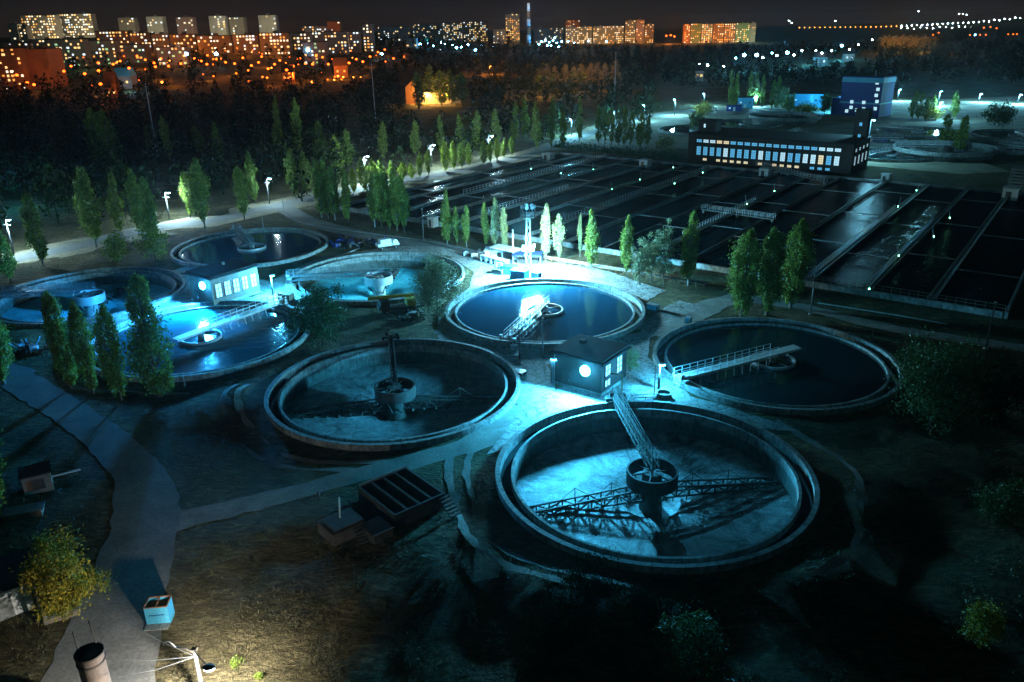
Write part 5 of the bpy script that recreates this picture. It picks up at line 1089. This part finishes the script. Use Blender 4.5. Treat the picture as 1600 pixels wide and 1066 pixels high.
for i in range(44):
    px = 1250+i*8.0; f = (px-1250)/350; py = 46-2.5*f*(1 if px < 1420 else 1)-(0 if px < 1440 else (px-1440)*.105); D = 3600-900*f
    x, y = atd(px, D); z = top_z(x, y, py+(i % 2)*1.5); mt = 'Lfar amber' if px < 1405 else 'Lfar white'
    far_lamp(px, D, 10, mt, 'lamp of the orange lit stretch of the far highway' if px < 1405 else 'lamp of the white lit stretch of the far highway', 'orange highway lamps' if px < 1405 else 'white highway lamps', 2.0 if px < 1405 else 1.6, max(z, terrain(x, y)+8)-10)
for i in range(12): 
    px = 1410+i*10; x, y = atd(px, 2600); z = top_z(x, y, 44-.25*i+(i % 3)); far_lamp(px, 2600, 8, 'Lfar white', 'white lamp of the street just below the far highway', 'lamps below the highway', 1.1, z-8)
for px, py in [(1233, 33), (1237, 36), (1305, 33), (1433, 18), (1497, 22), (1503, 22), (1509, 23)]:
    x, y = atd(px, 4200); z = top_z(x, y, py); far_lamp(px, 4200, max(8, z-terrain(x, y)-1), 'Lfar white', 'lone white lamp on far hills above the highway', 'lone hill lamps', 1.8)
GOLD = round_crown(PH, 5, 900, 1.1, 77, .05, 'leafbrown', 60)
for i, px in enumerate([1385, 1395, 1405, 1415, 1425, 1435, 1450, 1462]):
    x, y = atd(px, 1120); z0 = terrain(x, y); h = top_z(x, y, 56+i % 3)-z0; t = thing('autumn_tree', 'golden lit tree in far right row below highway, %s from left' % ORD[i], 'tree', (x, y, z0), i, 'golden trees below the highway'); t.scale = (1.3, 1.3, max(.5, h/PH)); link('trunk', popf[0][0], t); link('crown', GOLD, t)
glow(1400, 1085, 14, 60000, lampcol('amber')); glow(1440, 1085, 14, 60000, lampcol('amber'))
for px, py in [(1462, 55), (1470, 52), (1520, 60), (1528, 58), (1536, 57), (1545, 60), (1580, 60), (1588, 58), (1594, 62), (1540, 44), (1550, 43), (1560, 45)]:
    x, y = atd(px, 1500); z = top_z(x, y, py); far_lamp(px, 1500, max(5, z-terrain(x, y)), 'Lfar orange' if px != 1528 else 'Lfar blue', 'orange lamp of the settlement at far right edge', 'orange lamps at far right', 1.2)
# small houses among the lamps
def small_house(label, px, pb, w, pt, D, wall, roof, litk=None):
    x, y = atd(px, D); z0 = terrain(x, y); d = D/F; W = w*d; h = max(2.6, top_z(x, y, pt)-z0)*.6
    t = thing('small_house', label, 'house', (x, y, z0), rc.uniform(-.2, .2)); MB().box((0, W*.35, h/2), (W, W*.7, h)).build('wall', wall, t)
    rf = MB(); rf.add([(-W/2-.4, -.4, h), (W/2+.4, -.4, h), (W/2+.4, W*.7+.4, h), (-W/2-.4, W*.7+.4, h), (-W/2-.4, W*.35, h*1.65), (W/2+.4, W*.35, h*1.65)], [(0, 1, 5, 4), (2, 3, 4, 5), (0, 4, 3), (1, 2, 5), (3, 2, 1, 0)]); rf.build('roof', roof, t)
    for k in (-.25, .25): o = link('window', winmesh(litk if litk is not None else 0, 1.6, 1.6), t); o.location = (W*k, -.06, h*.55)
    return t
small_house('small house with blue metal roof below the hillside blocks', 178, 118, 26, 106, 640, FAC[2], M['cyanpaint'], 0); glow(186, 618, 7, 9000, lampcol('ice'), .5)
small_house('orange lit small house under lamps at left', 157, 140, 16, 112, 560, FAC[6], M['rust'], 0); glow(150, 545, 7, 7000, lampcol('orange'), .4)
small_house('orange lit cottage below the middle of hillside blocks', 527, 102, 20, 90, 700, FAC[6], M['rust'], 1); glow(527, 685, 6, 7000, lampcol('orange'), .4)
small_house('orange lit cottage at right end of hillside lamps', 629, 92, 11, 84, 870, FAC[6], M['rust'], 1); glow(629, 855, 6, 7000, lampcol('orange'), .4)
small_house('low orange house between hillside lamps, below tall white tower', 441, 112, 16, 102, 660, FAC[6], M['roofing'], 1)
small_house('small pale house by blue lamps beyond the dark wood', 682, 92, 16, 82, 1080, FAC[5], M['roofing'], 3)
small_house('small pale house in lit yards at far right, left one', 1290, 90, 18, 80, 860, FAC[5], M['roofing'], 3); small_house('small pale house in lit yards at far right, right one', 1335, 84, 14, 76, 930, FAC[5], M['roofing'], 3); small_house('small lit house beyond wood left of lit yards', 1098, 108, 12, 100, 690, FAC[5], M['roofing'], 0)
# amber lit house in the wood
x, y = at(680, 163); d = math.hypot(y, H)/F; t = thing('amber_house', 'large amber lit house with gable among dark wood trees', 'house', (x, y, terrain(x, y)), 0)
W = 62*d; MB().box((W*.12, 5, 3.4), (W, 9, 6.8)).build('wall', FAC[0], t); MB().box((W*.12, 5, 7.0), (W+1, 10, .5)).build('roof', M['roofing'], t)
m = MB(); m.box((-W*.52, 4, 5.2), (9, 10, 10.4)); m.add([(-W*.52-4.5, -1.0, 10.4), (-W*.52+4.5, -1.0, 10.4), (-W*.52+4.5, 9, 10.4), (-W*.52-4.5, 9, 10.4), (-W*.52, -1, 14), (-W*.52, 9, 14)], [(0, 1, 4), (2, 3, 5), (1, 2, 5, 4), (3, 0, 4, 5)]); m.build('gable_wing', FAC[6], t)
for k in range(7): o = link('window', winmesh(0, 1.6, 1.6), t); o.location = (-W*.3+k*W*.12, .42, 4.6)
for k in range(4): o = link('window', winmesh(1, 1.6, 1.6), t); o.location = (-W*.2+k*W*.2, .42, 1.7)
lamp_light('house_wall_lamp', (x-W*.18, y-4, 7.5), 34000, (1, .5, .1), .35); lamp_light('house_wall_lamp', (x+W*.3, y-6, 6), 20000, (1, .5, .1), .3)
for i, (px, pb, pt, w) in enumerate([(655, 172, 112, 24), (690, 166, 110, 22), (706, 164, 108, 20), (672, 158, 100, 24), (722, 166, 112, 22)]): 
    poplar('amber lit tree around the amber house, %s placed of five' % ORD[i], px, pb, pt, 'trees around the amber house', popf, w, 'tree')
x, y = at(765, 124); street_lamp('single orange lamp alone in dark wood right of amber house', (x, y), 7, 'orange', 60000, r=1.0, z0=terrain(x, y)); 
# striped chimney
x, y = atd(826, 1250); z0 = terrain(x, y); zt = top_z(x, y, 5); t = thing('striped_chimney', 'tall red and white striped chimney on the skyline', 'chimney', (x, y, z0)); h = zt-z0
for k in range(6):
    r0 = 3.3-.2*k; MB().lathe([(r0, h*k/6), (r0-.2, h*(k+1)/6), (r0-.5, h*(k+1)/6), (r0-.3, h*k/6)], 24, smooth=True).build('white_band' if k % 2 else 'red_band', M['white'] if k % 2 else M['rust'], t)
m = MB(); m.lathe([(3.2, h*.5), (3.2, h*.5+.8), (2.6, h*.5+.8), (2.6, h*.5)], 24); m.build('gallery', M['dsteel'], t)
glow(823, 1225, 62, 26000, (.8, .85, 1), .8)
# thin masts in the wood
for i, (px, pb, pt) in enumerate([(960, 160, 80), (246, 240, 130), (587, 190, 96)]):
    b, h = pole_at(px, pb, pt); t = thing('lattice_mast', 'thin unlit mast in the dark wood, %s from left' % ('rightmost', 'leftmost', 'middle')[i], 'mast', b); MB().tube([(0, 0, 0), (0, 0, h)], [.25, .1], 6).build('shaft', M['steel'], t); MB().bar((-.8, 0, h*.95), (.8, 0, h*.95), .1).build('crossarm', M['steel'], t)
# ---------------------------------------------------------------- sky, dim fill sun, haze, camera
w = bpy.data.worlds.new('World'); SC.world = w; w.use_nodes = True; t = w.node_tree; bg = t.nodes['Background']
sun_el, sun_az = math.radians(38), math.radians(200)
sky = t.nodes.new('ShaderNodeTexSky'); sky.sky_type = 'NISHITA'; sky.sun_disc = False; sky.sun_elevation = math.radians(-7); sky.sun_rotation = sun_az
geo = t.nodes.new('ShaderNodeTexCoord'); sx = t.nodes.new('ShaderNodeSeparateXYZ'); t.links.new(geo.outputs['Generated'], sx.inputs[0])
rp = t.nodes.new('ShaderNodeValToRGB'); e = rp.color_ramp.elements
e[0].position = 0.0; e[0].color = (.017, .0115, .0100, 1); e[1].position = .30; e[1].color = (.0028, .006, .0092, 1); x = e.new(.035); x.color = (.0095, .0095, .0110, 1); x = e.new(.09); x.color = (.004, .0062, .0090, 1)
t.links.new(sx.outputs[2], rp.inputs[0])
ad = t.nodes.new('ShaderNodeMix'); ad.data_type = 'RGBA'; ad.blend_type = 'ADD'; ad.inputs['Factor'].default_value = .1
t.links.new(rp.outputs[0], ad.inputs['A']); t.links.new(sky.outputs[0], ad.inputs['B']); t.links.new(ad.outputs['Result'], bg.inputs[0]); bg.inputs[1].default_value = 1.0
sl = bpy.data.lights.new('night_fill_sun', 'SUN'); sl.energy = .085; sl.color = (.22, .86, 1.0); sl.angle = math.radians(25)  # added dim sun, stands in for stray light from the lamps
so = bpy.data.objects.new('night_fill_sun', sl); C.objects.link(so); so.rotation_euler = (PI/2-sun_el, 0, PI-sun_az)
HAZE = 0.000032
if HAZE:
    m = bpy.data.materials.new('night haze'); m.use_nodes = True; t = m.node_tree; t.nodes.remove(t.nodes['Principled BSDF'])
    pv = t.nodes.new('ShaderNodeVolumePrincipled'); pv.inputs['Color'].default_value = (.85, .93, 1, 1); pv.inputs['Density'].default_value = HAZE; pv.inputs['Anisotropy'].default_value = .86
    t.links.new(pv.outputs[0], t.nodes['Material Output'].inputs['Volume'])
    o = MB().box((0, 4400, 47), (10800, 9400, 160)).build('haze', m); o['kind'] = 'stuff'; o['label'] = 'thin night haze over works and city'
cam = bpy.data.cameras.new('camera'); co = bpy.data.objects.new('camera', cam); C.objects.link(co)
cam.sensor_width = 36; cam.sensor_fit = 'HORIZONTAL'; cam.lens = F/1600*36; cam.clip_start = .5; cam.clip_end = 20000
Rt = Vector((cr, sr*sp, sr*cp)); Up = Vector((-sr, cr*sp, cr*cp)); Fw = Vector((0, cp, -sp))
mt = Matrix((Rt, Up, -Fw)).transposed().to_4x4(); mt.translation = (0, 0, H); co.matrix_world = mt
SC.camera = co
SC.view_settings.view_transform = 'Standard'; SC.view_settings.look = 'None'; SC.view_settings.exposure = 0.0; SC.view_settings.gamma = 1
SC.cycles.max_bounces = 5; SC.cycles.sample_clamp_indirect = 3.0; SC.cycles.caustics_reflective = False; SC.cycles.caustics_refractive = False
SC.cycles.volume_bounces = 0; SC.cycles.use_denoising = True
